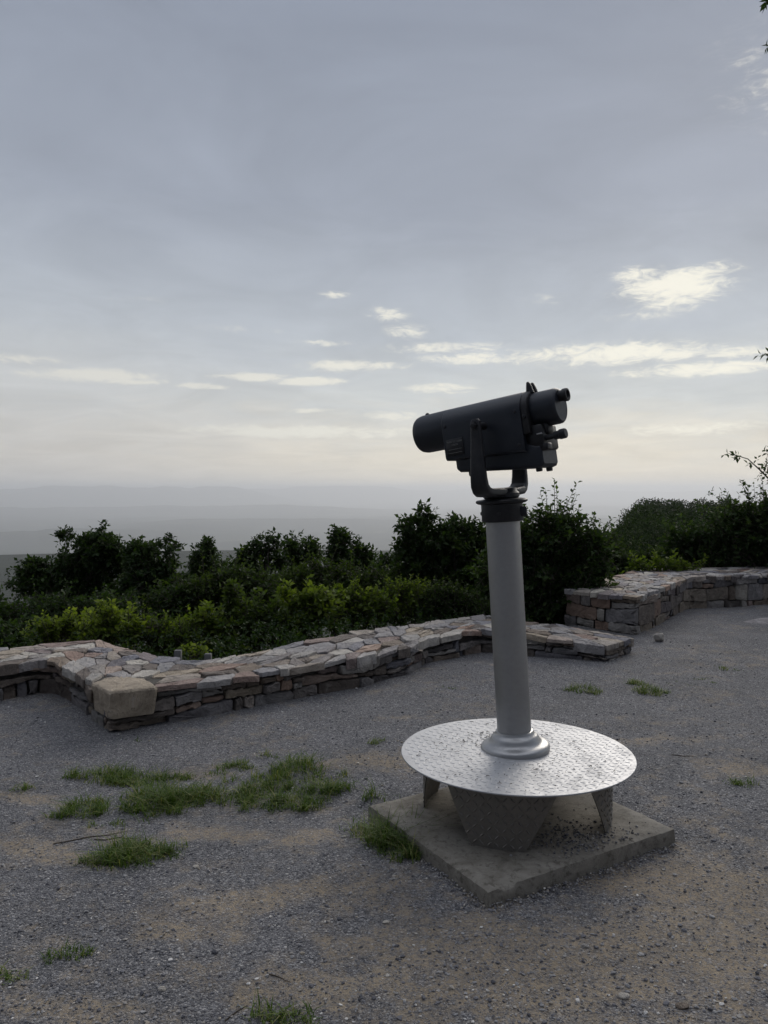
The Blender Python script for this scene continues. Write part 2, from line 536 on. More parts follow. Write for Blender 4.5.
M_LEAF_LIGHT = mat_leaf('leaf_light', (.035, .058, .012), (.105, .145, .026), (.22, .26, .05), .45)
M_FOREST = mat_leaf('leaf_forest', (.009, .018, .007), (.023, .043, .013), (.050, .078, .022), .22, .05)
M_GRASS = mat_leaf('grass_blade', (.036, .068, .014), (.098, .152, .030), (.27, .25, .11), .30)
M_PEBBLE = mat_tone('pebble', [(0, (.05, .05, .06)), (.4, (.15, .148, .16)), (.7, (.29, .285, .285)), (.88, (.29, .25, .20)), (1, (.60, .58, .55))])
M_TWIG = mat_tone('dry_twig', [(0, (.04, .03, .022)), (.6, (.12, .09, .06)), (1, (.36, .30, .18))])
M_WOOD = mat_plain('weathered_post_wood', (.11, .11, .11), .85)

# ------------------------------------------------------------------ wall stations (pixels of the top edges -> points)
LOW = [  # front px, back px, height
    ((-420, 722), (-420, 691), .25), ((-130, 683), (-130, 660), .25), ((-60, 675), (-60, 654), .25), ((0, 667), (0, 648), .25), ((37, 661), (45, 644.5), .25), ((55, 661.5), (99, 640), .25),
    ((77, 674), (128, 649), .25), ((110, 693), (183, 660), .26), ((159, 688), (204, 660.5), .25), ((240, 677), (256, 652), .25),
    ((316, 664.6), (316, 639.4), .245), ((361, 658), (362, 630.5), .24), ((411, 645.6), (404, 625.5), .235), ((428, 638.5), (430, 621.5), .23),
    ((479, 630), (470, 617), .22), ((494, 631.5), (490, 615), .21), ((526, 634.7), (526, 622.6), .20), ((566, 640), (560, 625), .17),
    ((607, 647), (634, 637.5), .145)]
HIGH = [((636, 597.4), (564, 589.5), .41), ((692, 577), (640, 569), .41), ((740, 576.4), (738, 567), .41), ((770, 574.5), (770, 564.5), .41),
        ((850, 574), (850, 563.5), .41), ((960, 574), (960, 563), .41)]


def stations(tab):
    return [(onz(*f, z), onz(*b, z)) for f, b, z in tab]


LOW_ST, HIGH_ST = stations(LOW), stations(HIGH)

# boundary of the gravel plateau in polar form
_b = [p[1] for p in LOW_ST[:-1]] + [HIGH_ST[0][1]] + [p[1] for p in HIGH_ST[1:]]
B_AZ = np.array([math.atan2(p.x, p.y) for p in _b]); B_R = np.array([math.hypot(p.x, p.y) for p in _b])
_o = np.argsort(B_AZ); B_AZ, B_R = B_AZ[_o], B_R[_o]


def gz(x, y):
    """height of the gravel"""
    return (fbm(x * .9 + 7, y * .9 + 3, 3, 3) - .44) * .05 + (fbm(x * 5, y * 5, 9, 3) - .44) * .016


T_D = np.array([0, .5, 4, 20, 60, 200, 600, 1500, 2400, 3400, 5000, 7000, 90000.])
Z_L = np.array([0, -.2, -.8, -5, -16, -42, -78, -117, -225, -330, -425, -440, -440.])
T_R = np.array([0, .5, 4, 20, 60, 110, 170, 200, 260, 500, 2500, 5000, 90000.])
Z_R = np.array([0, -.2, -.8, -2.6, -5.0, -6.4, -6.2, -6.8, -16, -90, -330, -430, -440.])


def terrain(x, y):
    az = np.arctan2(x, y); r = np.hypot(x, y)
    t = r - np.interp(az, B_AZ, B_R) + .25
    w = np.clip((az - math.atan((580 - CX) / F)) / (math.atan((645 - CX) / F) - math.atan((580 - CX) / F)), 0, 1)
    w = w * w * (3 - 2 * w)
    tt = np.maximum(t, 0)
    far = np.clip((tt - 150) / 1500, 0, 1)
    zl = np.interp(tt, T_D, Z_L); zr = np.interp(tt, T_R, Z_R)
    z = zl * (1 - w) + zr * w
    hills = (fbm(x / 2300., y / 2300., 21, 5) - .47) * 150 + (fbm(x / 600., y / 600., 31, 4) - .47) * 36
    z = z + far * hills * np.clip(tt / 5000., .25, 1)
    # blue ridges on the far side of the valley
    for (rr, wd, px0, px1, hh, sd) in ((24000, 2300, -260, 330, 555, 41), (29000, 2600, 100, 470, 530, 43), (33000, 3000, 200, 900, 490, 47), (16000, 1500, -300, 420, 120, 51), (10500, 900, 100, 800, 70, 53), (8000, 700, -300, 200, 90, 57)):
        a0, a1 = math.atan((px0 - CX) / F), math.atan((px1 - CX) / F)
        prof = np.clip((az - a0) / .12, 0, 1) * np.clip((a1 - az) / .12, 0, 1)
        jag = .55 + .75 * fbm(az * 15 + sd, az * 0 + 1.7, sd, 6)
        z = z + hh * prof * jag * np.exp(-((r - rr) / wd) ** 2)
    flat = gz(x, y)
    return np.where(t <= 0, flat, flat * np.clip(1 - t / 3, 0, 1) + z)


def build_ground():
    a = np.concatenate([np.linspace(-PI, -.62, 50)[:-1], np.linspace(-.62, .62, 400), np.linspace(.62, PI, 50)[1:]])
    r = np.concatenate([[.05, .5, .9, 1.3, 1.6], np.linspace(1.8, 5, 110), np.linspace(5.03, 14, 130)[0:], np.geomspace(14.2, 75000, 170)])
    A, R = np.meshgrid(a, r)
    X, Y = R * np.sin(A), R * np.cos(A)
    Zt = terrain(X, Y)
    na, nr = len(a), len(r)
    V = np.stack([X, Y, Zt], -1).reshape(-1, 3)
    i, j = np.meshgrid(np.arange(nr - 1), np.arange(na - 1), indexing='ij')
    q = np.stack([i * na + j, i * na + j + 1, (i + 1) * na + j + 1, (i + 1) * na + j], -1).reshape(-1, 4)[:, ::-1]
    me = mesh_np('ground', V, q, True)
    az = np.arctan2(X, Y); t = (R - np.interp(az, B_AZ, B_R))[:-1, :-1].ravel()
    mi = np.where(t < .02, 0, np.where(t < 90, 1, 2)).astype(np.int32)
    me.polygons.foreach_set('material_index', mi)
    o = link('ground', me, [M_GRAVEL, M_SOIL, M_VALLEY], kind='structure', label='grey gravel overlook with tan dirt patches falling to the valley', cat='ground')
    return o


build_ground()

# ------------------------------------------------------------------ stone walls
def clip_poly(poly, nx, ny, c):
    """keep nx*x+ny*y<=c"""
    out = []
    n = len(poly)
    for i in range(n):
        p, q = poly[i], poly[(i + 1) % n]
        dp, dq = nx * p[0] + ny * p[1] - c, nx * q[0] + ny * q[1] - c
        if dp <= 0: out.append(p)
        if dp * dq < 0:
            k = dp / (dp - dq)
            out.append((p[0] + k * (q[0] - p[0]), p[1] + k * (q[1] - p[1])))
    return out


def voronoi_cells(seeds, L, W, gap, asp=1.0):
    seeds = np.array(seeds)
    sc = seeds * np.array([1.0, asp])
    cells = []
    for i, s in enumerate(sc):
        d = np.hypot(*(sc - s).T)
        order = np.argsort(d)[1:22]
        poly = [(0, 0), (L, 0), (L, W * asp), (0, W * asp)]
        for j in order:
            n = sc[j] - s
            l = np.hypot(*n)
            if l < 1e-6: continue
            n = n / l
            mid = (s + sc[j]) / 2
            g = gap * random.uniform(.55, 1.25) * (asp if abs(n[1]) > .7 else 1)
            poly = clip_poly(poly, n[0], n[1], n @ mid - g)
            if len(poly) < 3: break
        if len(poly) >= 3:
            cells.append([(p[0], p[1] / asp) for p in poly])
    return cells


def area(poly):
    return .5 * abs(sum(p[0] * q[1] - q[0] * p[1] for p, q in zip(poly, poly[1:] + poly[:1])))


def rough_outline(poly, step=.06, jit=.006, cut=.14):
    """chop the corners, divide long edges and shake them"""
    n = len(poly); q = []
    for i in range(n):
        p, r = poly[i], poly[(i + 1) % n]
        q.append((p[0] + cut * (r[0] - p[0]), p[1] + cut * (r[1] - p[1])))
        q.append((p[0] + (1 - cut) * (r[0] - p[0]), p[1] + (1 - cut) * (r[1] - p[1])))
    out = []
    for i in range(len(q)):
        p, r = q[i], q[(i + 1) % len(q)]
        l = math.hypot(r[0] - p[0], r[1] - p[1])
        k = max(1, int(l / step))
        for m in range(k):
            f = m / k
            out.append((p[0] + f * (r[0] - p[0]) + random.gauss(0, jit), p[1] + f * (r[1] - p[1]) + random.gauss(0, jit)))
    return out


def stone_from(mb, outline, mapper, depth, rim, bulge, tone, tilt=.006, inset=.012):
    """outline in strip space; mapper(u,v,h)->3D with h outward"""
    n = len(outline)
    cx = sum(p[0] for p in outline) / n; cy = sum(p[1] for p in outline) / n
    ta, tb = random.gauss(0, tilt), random.gauss(0, tilt)
    size = max(.04, math.sqrt(area(outline)))

    def hh(u, v): return ((u - cx) * ta + (v - cy) * tb) / size
    vs, fs = [], []
    rings = []
    for (sc, h, jz) in ((1.0, -depth, 0), (1.0, bulge - rim, .003), (1 - inset / size, bulge - rim * .25, .002), (1 - 2.6 * inset / size, bulge, .002), (.45, bulge + random.gauss(0, .0025), .003)):
        sc = max(sc, .3)
        r = []
        for (u, v) in outline:
            uu, vv = cx + (u - cx) * sc, cy + (v - cy) * sc
            r.append(mapper(uu, vv, h + hh(uu, vv) + (random.gauss(0, jz) if jz else 0)))
        rings.append(r)
    for r in rings: vs += r
    for j in range(len(rings) - 1):
        for i in range(n):
            k = (i + 1) % n
            fs.append([j * n + i, j * n + k, (j + 1) * n + k, (j + 1) * n + i])
    vs.append(mapper(cx, cy, bulge + hh(cx, cy)))
    c = len(vs) - 1
    for i in range(n):
        fs.append([(len(rings) - 1) * n + i, (len(rings) - 1) * n + (i + 1) % n, c])
    mb.add(vs, fs, tone)


def inside(poly, x, y):
    r = False
    n = len(poly)
    for i in range(n):
        a, b = poly[i], poly[(i + 1) % n]
        if (a[1] > y) != (b[1] > y) and x < (b[0] - a[0]) * (y - a[1]) / (b[1] - a[1]) + a[0]:
            r = not r
    return r


def build_wall(name, st, path, label, course, rows, spacing, corner=None, cap_t=.075):
    root = empty(name, (0, 0, 0), label, 'wall')
    mid = [(f + b) / 2 for f, b in st]
    ss = [0.0]
    for p, q in zip(mid, mid[1:]): ss.append(ss[-1] + (q - p).length)
    L = ss[-1]
    W = sum((f - b).length for f, b in st) / len(st)

    def top(s, v, h):
        s = min(max(s, 0), L)
        i = min(np.searchsorted(ss, s, side='right') - 1, len(ss) - 2)
        k = (s - ss[i]) / (ss[i + 1] - ss[i])
        f = st[i][0].lerp(st[i + 1][0], k); b = st[i][1].lerp(st[i + 1][1], k)
        p = f.lerp(b, v / W)
        return Vector((p.x, p.y, p.z + h))
    # coping
    seeds = []
    for r in range(rows):
        x = random.uniform(0, spacing)
        while x < L:
            seeds.append((x, (r + .5 + random.uniform(-.38, .38)) * W / rows))
            x += spacing * random.choice((.45, .8, 1.1, 1.6)) * random.uniform(.8, 1.2)
    mb = MB()
    for cell in voronoi_cells(seeds, L, W, .0042, 1.2):
        if area(cell) < .004: continue
        cen = (sum(p[0] for p in cell) / len(cell), sum(p[1] for p in cell) / len(cell))
        if corner:
            w = top(cen[0], cen[1], 0)
            if inside([(p.x, p.y) for p in corner['top']], w.x, w.y): continue
        ov = random.uniform(-.008, .016)
        cell = [(u, v - ov if v < .01 else (v + ov if v > W - .01 else v)) for u, v in cell]
        th = cap_t * random.choice((.42, .55, .7, .85, 1.05))
        stone_from(mb, rough_outline(cell, .035, .0044, .06), top, th, .0045, random.gauss(0, .0032), random.random(), .009, .005)
    mb.build('coping', M_STONE, root, smooth=True, angle=28)
    # face stones
    ps = [0.0]
    for p, q in zip(path, path[1:]): ps.append(ps[-1] + (q - p).length)
    PL = ps[-1]
    nrm = []
    for i in range(len(path)):
        d = Vector((0, 0, 0))
        if i > 0: d += (path[i] - path[i - 1]).normalized()
        if i < len(path) - 1: d += (path[i + 1] - path[i]).normalized()
        d.z = 0; d.normalize()
        nrm.append(Vector((d.y, -d.x, 0)))

    def face(s, v, h):
        s = min(max(s, 0), PL)
        i = min(np.searchsorted(ps, s, side='right') - 1, len(ps) - 2)
        k = (s - ps[i]) / (ps[i + 1] - ps[i])
        p = path[i].lerp(path[i + 1], k); n = nrm[i].lerp(nrm[i + 1], k).normalized()
        ztop = p.z - .036
        q = p + n * (h - .020)
        return Vector((q.x, q.y, -.07 + v / FH * (ztop + .07)))
    FH = sum(p.z for p in path) / len(path) - .036 + .07
    mb = MB()
    nr = max(2, round(FH / course))
    hs = [random.uniform(.55, 1.5) for _ in range(nr)]
    tot = sum(hs); zb = [0]
    for h in hs: zb.append(zb[-1] + h / tot * FH)
    ph = [random.uniform(0, 9) for _ in zb]

    def bz(k, s):
        if k <= 0: return 0
        if k >= nr: return FH
        return zb[k] + .020 * math.sin(s * 2.3 + ph[k]) + .014 * math.sin(s * 6.1 + ph[k] * 2)
    taken = [0.0] * nr
    for k in range(nr):
        x = 0.0
        lean0 = 0.0
        while x < PL - .02:
            wd = random.choice((.08, .13, .20, .28, .42)) * random.uniform(.75, 1.3) * (course / .085) ** .5
            x1 = min(PL, x + wd)
            if PL - x1 < .05: x1 = PL
            lean1 = random.gauss(0, .012)
            g = random.uniform(.003, .008)
            n_ = max(2, int((x1 - x) / .06))
            lo = [(x + lean0 + g + (x1 + lean1 - x - lean0 - 2 * g) * i / n_) for i in range(n_ + 1)]
            layers = [(0, 1)]
            r_ = random.random()
            if r_ < .28: c_ = random.uniform(.35, .65); layers = [(0, c_), (c_, 1)]
            for (fa, fb) in layers:
                gg = random.uniform(.003, .009)
                bot = [(u, bz(k, u) + (bz(k + 1, u) - bz(k, u)) * fa + gg) for u in lo]
                topl = [(u - lean1 * .5, bz(k, u) + (bz(k + 1, u) - bz(k, u)) * fb - gg * .6) for u in lo[::-1]]
                if min(t_[1] - b_[1] for t_, b_ in zip(topl[::-1], bot)) < .012: continue
                sl = random.gauss(0, .008)
                cell = [(u, v + sl * (i / n_ - .5)) for i, (u, v) in enumerate(bot)] + topl
                stone_from(mb, rough_outline(cell, .06, .0045, .16), face, .07, .011, random.uniform(-.006, .024), random.random(), .012, .008)
            x = x1; lean0 = lean1
    mb.build('masonry', M_STONE_SHADED, root, smooth=True, angle=28)
    # mortar core
    mb = MB()
    rings = []
    for i_, (f, b) in enumerate(st):
        d = (b - f).normalized() * .075
        e_ = Vector()
        if i_ == 0: e_ = (mid[1] - mid[0]).normalized() * .075
        if i_ == len(st) - 1: e_ = (mid[-2] - mid[-1]).normalized() * .075
        e_.z = 0
        f2, b2 = f + d + e_, b - d + e_
        rings.append([(f2.x, f2.y, -.4), (b2.x, b2.y, -.6), (b2.x, b2.y, b2.z - .013), (f2.x, f2.y, f2.z - .013)])
    mb.loft(rings)
    mb.build('mortar_core', M_MORTAR, root, smooth=False)
    return root


random.seed(4)
# squared block at the outer corner of the low wall
cz = .262
ctop = [onz(91, 683.5, cz), onz(110.5, 693.5, cz), onz(158, 688.3, cz), onz(145, 679, cz), onz(122, 675.5, cz), onz(104, 677.5, cz)]
low_path = [p[0] for p in LOW_ST] + [LOW_ST[-1][1]]
lw = build_wall('low_stone_wall', LOW_ST, low_path,
                'long knee-low rubble wall with pale flagstone top, zigzagging behind the viewer', .085, 5, .22, corner=dict(top=ctop))
mb = MB()
cc = sum(ctop, Vector()) / 6
out2 = [(p.x, p.y) for p in ctop]
o2 = rough_outline(out2, .05, .003, .06)
stone_from(mb, o2, lambda u, v, h: Vector((cc.x + (u - cc.x) * (1.0 if h > -.1 else .90), cc.y + (v - cc.y) * (1.0 if h > -.1 else .94), cz + h)), .175, .014, .004, .42, .004, .012)
mb.build('corner_stone', M_STONE, lw, smooth=True, angle=28)['label'] = 'big squared tan corner block'
random.seed(9)
high_path = [HIGH_ST[0][1]] + [p[0] for p in HIGH_ST]
build_wall('high_stone_wall', HIGH_ST, high_path, 'taller rubble wall at the right with wide flagstone top and stepped corner', .13, 6, .24)

# loose stones by the tall wall
def boulder(name, c, s, label, tone, seed, cat='rock'):
    bm = bmesh.new()
    bmesh.ops.create_icosphere(bm, subdivisions=3, radius=1)
    r = np.random.default_rng(seed)
    ax = [Vector(v).normalized() for v in r.normal(size=(9, 3))]
    cut = r.uniform(.55, .9, 9)
    for v in bm.verts:
        p = v.co.copy()
        for a, k in zip(ax, cut):
            d = p.dot(a)
            if d > k: p -= a * (d - k) * .9
        p += Vector(r.normal(size=3)) * .012
        v.co = Vector((p.x * s[0], p.y * s[1], p.z * s[2]))
    me = bpy.data.meshes.new(name); bm.to_mesh(me); bm.free()
    a = me.attributes.new('tone', 'FLOAT', 'POINT')
    a.data.foreach_set('value', np.full(len(me.vertices), tone, np.float32))
    link(name, me, M_STONE, label=label, cat=cat, loc=c)


p = onz(659, 642); boulder('rock', (p.x, p.y, .045), (.06, .05, .055), 'pale loose stone on the gravel at the foot of the tall wall corner', .97, 3)
p = onz(770, 622); boulder('bedrock_slab', (p.x + .14, p.y, -.014), (.50, .26, .06), 'pale flat rock outcrop in the gravel at the right edge', .50, 5)

# ------------------------------------------------------------------ slab
SZ = .07
s_left, s_front, s_right = onz(377.5, 801.7, SZ), onz(488, 889.5, SZ), onz(674, 826.7, SZ)
e1 = s_right - s_front; e2 = s_left - s_front
e2 = e2 - e1.normalized() * e2.dot(e1.normalized()) * .6


def build_slab():
    root_c = s_front + (e1 + e2) / 2
    n1, n2 = 44, 40
    bm = bmesh.new()
    V = {}

    def pt(a, b, z):
        p = s_front + e1 * a + e2 * b
        return Vector((p.x - root_c.x, p.y - root_c.y, z))
    r = np.random.default_rng(2)
    top = [[None] * (n2 + 1) for _ in range(n1 + 1)]
    for i in range(n1 + 1):
        for j in range(n2 + 1):
            a, b = i / n1, j / n2
            edge = min(a * e1.length, (1 - a) * e1.length, b * e2.length, (1 - b) * e2.length)
            z = SZ - .010 * math.exp(-edge / .012) + float(r.normal(0, .0007))
            q = pt(a, b, z)
            # chipped front corner and ragged edge
            cd = math.hypot(a * e1.length - .10, b * e2.length - .03)
            if cd < .05: q.z -= .012
            if edge < 1e-6:
                q += Vector((float(r.normal(0, .0008)), float(r.normal(0, .0008)), float(-abs(r.normal(0, .0012)))))
            top[i][j] = bm.verts.new(q)
    for i in range(n1):
        for j in range(n2):
            bm.faces.new((top[i][j], top[i + 1][j], top[i + 1][j + 1], top[i][j + 1]))
    ring = [top[i][0] for i in range(n1)] + [top[n1][j] for j in range(n2)] + [top[i][n2] for i in range(n1, 0, -1)] + [top[0][j] for j in range(n2, 0, -1)]
    prev = ring
    for z in (.045, .015, -.10):
        cur = [bm.verts.new((v.co.x * (1.004) + float(r.normal(0, .0015)), v.co.y * 1.004 + float(r.normal(0, .0015)), z + float(r.normal(0, .002)))) for v in ring]
        for k in range(len(ring)):
            l = (k + 1) % len(ring)
            bm.faces.new((prev[k], cur[k], cur[l], prev[l]))
        prev = cur
    bmesh.ops.recalc_face_normals(bm, faces=bm.faces)
    me = bpy.data.meshes.new('concrete_slab'); bm.to_mesh(me); bm.free()
    me.polygons.foreach_set('use_smooth', np.full(len(me.polygons), True))
    me.set_sharp_from_angle(angle=math.radians(40))
    return link('concrete_slab', me, M_CONC, label='square stained concrete slab flush in the gravel, under the round step', cat='slab', loc=(root_c.x, root_c.y, 0))


build_slab()

# ------------------------------------------------------------------ coin viewer
DZ = .345                        # top of the round step
DR = .531
dc = Vector((.611, 3.61, DZ))
C0 = Vector((dc.x, dc.y, SZ))
viewer = empty('coin_viewer', C0, 'dark coin-operated tower viewer on a silver pole with round diamond-plate step', 'viewer')
H = DZ - SZ


def lug(mb, fn, x, y, ang, L=.0135, w=.0042, h=.0022):
    ca, sa = math.cos(ang), math.sin(ang)
    pts = []
    for (a, b, c) in ((-L, 0, 0), (0, -w, 0), (L, 0, 0), (0, w, 0), (-L * .55, 0, h), (L * .55, 0, h)):
        pts.append(fn(x + a * ca - b * sa, y + a * sa + b * ca, c))
    mb.add(pts, [[0, 1, 4], [1, 5, 4], [1, 2, 5], [2, 3, 5], [3, 4, 5], [3, 0, 4]])


mb = MB()
mb.lathe([(.02, H - .007), (DR - .002, H - .007), (DR, H - .0055), (DR, H - .0015), (DR - .0015, H), (.02, H)], 128)
pt_ = .0305
rotg = math.radians(12)
k = 0
for i in range(-20, 21):
    for j in range(-20, 21):
        x, y = i * pt_, j * pt_
        if x * x + y * y < (DR - .018) ** 2 and x * x + y * y > .13 ** 2:
            xr, yr = x * math.cos(rotg) - y * math.sin(rotg), x * math.sin(rotg) + y * math.cos(rotg)
            lug(mb, lambda a, b, c: Vector((a, b, H + c - .0001)), xr, yr, rotg + (PI / 4 if (i + j) % 2 else -PI / 4), .0140, .0042, .0017)
mb.build('step_plate', M_PLATE, viewer, smooth=True, angle=12)
# four curved trapezoid legs
LR = .426
for base in (-20, 70, 160, 250):
    mb = MB()
    n, mrows = 24, 10
    zz0, zz1 = .0005, H - .0075

    def cyl(th, z, rr=LR):
        return Vector((rr * math.sin(th), -rr * math.cos(th), z))

    def hw(f): return math.radians(15.5 + (36.5 - 15.5) * f)
    c0 = math.radians(base)
    for rr, flip in ((LR, False), (LR - .005, True)):
        vs, fs = [], []
        for a in range(mrows + 1):
            f = a / mrows
            for b in range(n + 1):
                vs.append(cyl(c0 + hw(f) * (2 * b / n - 1), zz0 + (zz1 - zz0) * f, rr))
        for a in range(mrows):
            for b in range(n):
                q = [a * (n + 1) + b, a * (n + 1) + b + 1, (a + 1) * (n + 1) + b + 1, (a + 1) * (n + 1) + b]
                fs.append(q[::-1] if flip else q)
        o = len(mb.v)
        mb.add(vs, fs)
        if flip:
            for a in range(mrows):
                for b in (0, n):
                    p, q = a * (n + 1) + b, (a + 1) * (n + 1) + b
                    mb.f.append([o - len(vs) + p, o - len(vs) + q, o + q, o + p])
            for a in (0, mrows):
                for b in range(n):
                    p, q = a * (n + 1) + b, a * (n + 1) + b + 1
                    mb.f.append([o - len(vs) + p, o - len(vs) + q, o + q, o + p])
    for i in range(-14, 15):
        for j in range(0, 11):
            u, z = i * .032, .018 + j * .032
            if z > zz1 - .012: continue
            f = (z - zz0) / (zz1 - zz0)
            if abs(u) > hw(f) * LR - .016: continue
            lug(mb, lambda a, b, c: cyl(c0 + a / LR, b, LR + c - .0001), u, z, (PI / 4 if (i + j) % 2 else -PI / 4), .0165, .0048, .0040)
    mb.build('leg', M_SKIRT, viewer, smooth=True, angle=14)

# pole assembly leans a little to the left
LEAN = math.radians(3.4)
px0 = onz(515.3, 748, DZ)
A = Matrix.Translation(Vector((px0.x - C0.x, px0.y - C0.y, H))) @ Matrix.Rotation(-LEAN, 4, 'Y') @ Matrix.Scale(1.0175, 4)
YAW, PIT = math.radians(35), math.radians(5.3)
mb = MB(); mb.lathe([(.0775, .01), (.0775, .5), (.0775, 1.06)], 64, A); pole = mb.build('pole', M_POLE, viewer)
fl = [(.155, -.012), (.158, .004), (.157, .014), (.150, .023), (.138, .028), (.128, .031), (.120, .036), (.114, .044), (.110, .052), (.106, .060), (.099, .066), (.092, .070), (.0875, .076), (.0845, .084), (.0782, .086)]
mb = MB(); mb.lathe(fl, 72, A); mb.build('base_flange', M_POLE, pole, angle=50)
mb = MB(); mb.lathe([(.078, 1.045), (.092, 1.046), (.0945, 1.050), (.0945, 1.125), (.108, 1.128), (.117, 1.134), (.118, 1.140), (.113, 1.146), (.085, 1.150), (.05, 1.151)], 56, A)
mb.box((.088, -.045, 1.088), (.03, .03, .045), A, .006)
collar = mb.build('collar', M_WORN, viewer)
for a in (-.45, 1.2, 2.8, 4.4):
    mb = MB()
    R = A @ Matrix.Rotation(a, 4, 'Z') @ Matrix.Translation((.093, 0, 1.085)) @ Matrix.Rotation(PI / 2, 4, 'Y')
    mb.lathe([(.009, -.004), (.009, .006), (.006, .008)], 10, R)
    mb.build('set_screw', M_BLACK, collar)
PV = 1.475                                        # pivot height on the pole axis
Y0 = A @ Matrix.Translation((0, 0, PV)) @ Matrix.Rotation(-YAW, 4, 'Z')      # X: to the eyepiece, Y: to the far side
AW = .207


def rrect(cx, hw_, hh, n=5, e=.35):
    """rounded rectangle ring in (u,t)"""
    q = []
    r = min(hw_, hh) * e * 2
    for sx, sy, o in ((1, 1, 0), (-1, 1, 1), (-1, -1, 2), (1, -1, 3)):
        for k in range(n):
            a = o * PI / 2 + k * PI / 2 / (n - 1)
            q.append((cx + sx * (hw_ - r) + r * math.cos(a), sy * (hh - r) + r * math.sin(a)))
    return q


mb = MB()
path = [(-AW, .030), (-AW, .02), (-AW, -.02), (-AW, -.08), (-AW, -.16), (-AW + .001, -.225), (-AW + .006, -.262), (-AW + .022, -.283), (-AW + .045, -.293), (-.09, -.297), (0, -.298)]
wid = [.012, .021, .0245, .027, .033, .037, .040, .043, .047, .054, .060]
thk = [.010, .013, .014, .0155, .017, .018, .019, .019, .0185, .018, .018]
full = path + [(-a, b) for a, b in path[-2::-1]]
widf = wid + wid[-2::-1]; thkf = thk + thk[-2::-1]
rings = []
for i, (v, w) in enumerate(full):
    a, b = full[max(i - 1, 0)], full[min(i + 1, len(full) - 1)]
    d = Vector((0, b[0] - a[0], b[1] - a[1])).normalized()
    nn = Vector((0, -d.z, d.y))
    rings.append([Vector((u, v, w)) + nn * t for u, t in rrect(0, widf[i], thkf[i])])
mb.loft(rings, Y0)
mb.lathe([(.074, -.326), (.082, -.318), (.082, -.302), (.076, -.296), (.070, -.288), (.066, -.278), (.03, -.276)], 48, Y0)
yoke = mb.build('yoke', M_WORN, viewer)
for sgn in (-1, 1):
    mb = MB()
    R = Y0 @ Matrix.Translation((0, sgn * AW, 0)) @ Matrix.Rotation(-sgn * PI / 2, 4, 'X')
    mb.lathe([(.020, .008), (.020, .018), (.013, .019), (.013, .030), (.010, .032)], 6, R)
    mb.lathe([(.017, -.075), (.017, .0)], 24, R)
    mb.build('pivot_bolt', M_BLACK, yoke)

T = Y0 @ Matrix.Rotation(-PIT, 4, 'Y') @ Matrix.Diagonal((.885, 1, 1, 1))            # telescope frame, X to the eyepiece
AX = .037                                          # barrel axis above the pivot


def arch(u, hw_, top, bot, n=14):
    q = []
    for k in range(n + 1):
        a = PI * k / n
        q.append((u, hw_ * math.cos(a), AX + top * math.sin(a)))
    rb = .016
    for k in range(4):
        a = PI + k * PI / 6
        q.append((u, -hw_ + rb + rb * math.cos(a), bot + rb + rb * math.sin(a)))
    for k in range(4):
        a = 1.5 * PI + k * PI / 6
        q.append((u, hw_ - rb + rb * math.cos(a), bot + rb + rb * math.sin(a)))
    return q


mb = MB()
us = [(-.257, .975), (-.253, 1.0), (-.12, 1.0), (.03, 1.0), (.186, 1.0), (.191, .98)]
mb.loft([arch(u, .112 * k, .091 * k, AX - .156 - (u + .25) * .055) for u, k in us], T)
house = mb.build('telescope_housing', M_HOUSE, viewer, angle=30)
for (u, w) in ((-.235, .0), (.165, .0), (-.235, -.125), (.165, -.145)):
    mb = MB()
    mb.lathe([(.0075, -.002), (.0075, .003), (.005, .0045)], 10, T @ Matrix.Translation((u, -.1115, AX + w)) @ Matrix.Rotation(PI / 2, 4, 'X'))
    mb.build('housing_screw', M_WORN, house)
RX = T @ Matrix.Translation((0, 0, AX)) @ Matrix.Rotation(PI / 2, 4, 'Y')
mb = MB()
mb.lathe([(.060, -.440), (.068, -.4605), (.074, -.4635), (.080, -.460), (.085, -.452), (.088, -.440), (.0905, -.425), (.092, -.26), (.092, -.25)], 56, RX, cap0=False)
brl = mb.build('front_barrel', M_HOUSE, house)
mb = MB(); mb.lathe([(.0605, -.442), (.0605, -.436)], 40, RX); mb.build('objective_lens', M_GLASS, brl)
mb = MB()
mb.loft([arch(.189, .100, .088, AX - .105), arch(.191, .104, .091, AX - .108), arch(.221, .104, .091, AX - .108), arch(.224, .100, .088, AX - .105)], T)
band = mb.build('rear_band', M_BLACK, house)
mb = MB()
R = T @ Matrix.Translation((.206, -.102, AX - .028)) @ Matrix.Rotation(PI / 2, 4, 'X')
mb.lathe([(.010, -.002), (.010, .007), (.006, .009)], 12, R)
mb.build('band_bolt', M_WORN, band)
mb = MB()
mb.lathe([(.078, .215), (.0785, .225), (.0785, .335), (.077, .345), (.072, .352), (.066, .355), (.064, .3535), (.062, .3535)], 56, RX)
rear = mb.build('rear_barrel', M_HOUSE, house)
RE = T @ Matrix.Translation((0, 0, AX + .040)) @ Matrix.Rotation(PI / 2, 4, 'Y')
mb = MB()
mb.lathe([(.024, .345), (.024, .372), (.028, .374), (.029, .392), (.027, .397), (.021, .398), (.018, .392), (.016, .380)], 36, RE)
eye = mb.build('eyepiece', M_BLACK, rear)
mb = MB(); mb.lathe([(.0165, .381), (.010, .3825)], 24, RE); mb.build('eye_lens', M_GLASS, eye)
for sgn in (-1, 1):
    mb = MB()
    v = sgn * .022
    z0 = AX + .078
    mb.loft([[(.203 + a, v + b, z0) for a, b in rrect(.012, .020, .012)], [(.203 + a, v + b, z0 + .028) for a, b in rrect(.010, .014, .0095)],
             [(.203 + a, v + b, z0 + .045) for a, b in rrect(.008, .009, .008)], [(.203 + a, v + b, z0 + .050) for a, b in rrect(.007, .005, .005)]], T)
    mb.build('rear_sight', M_BLACK, house)
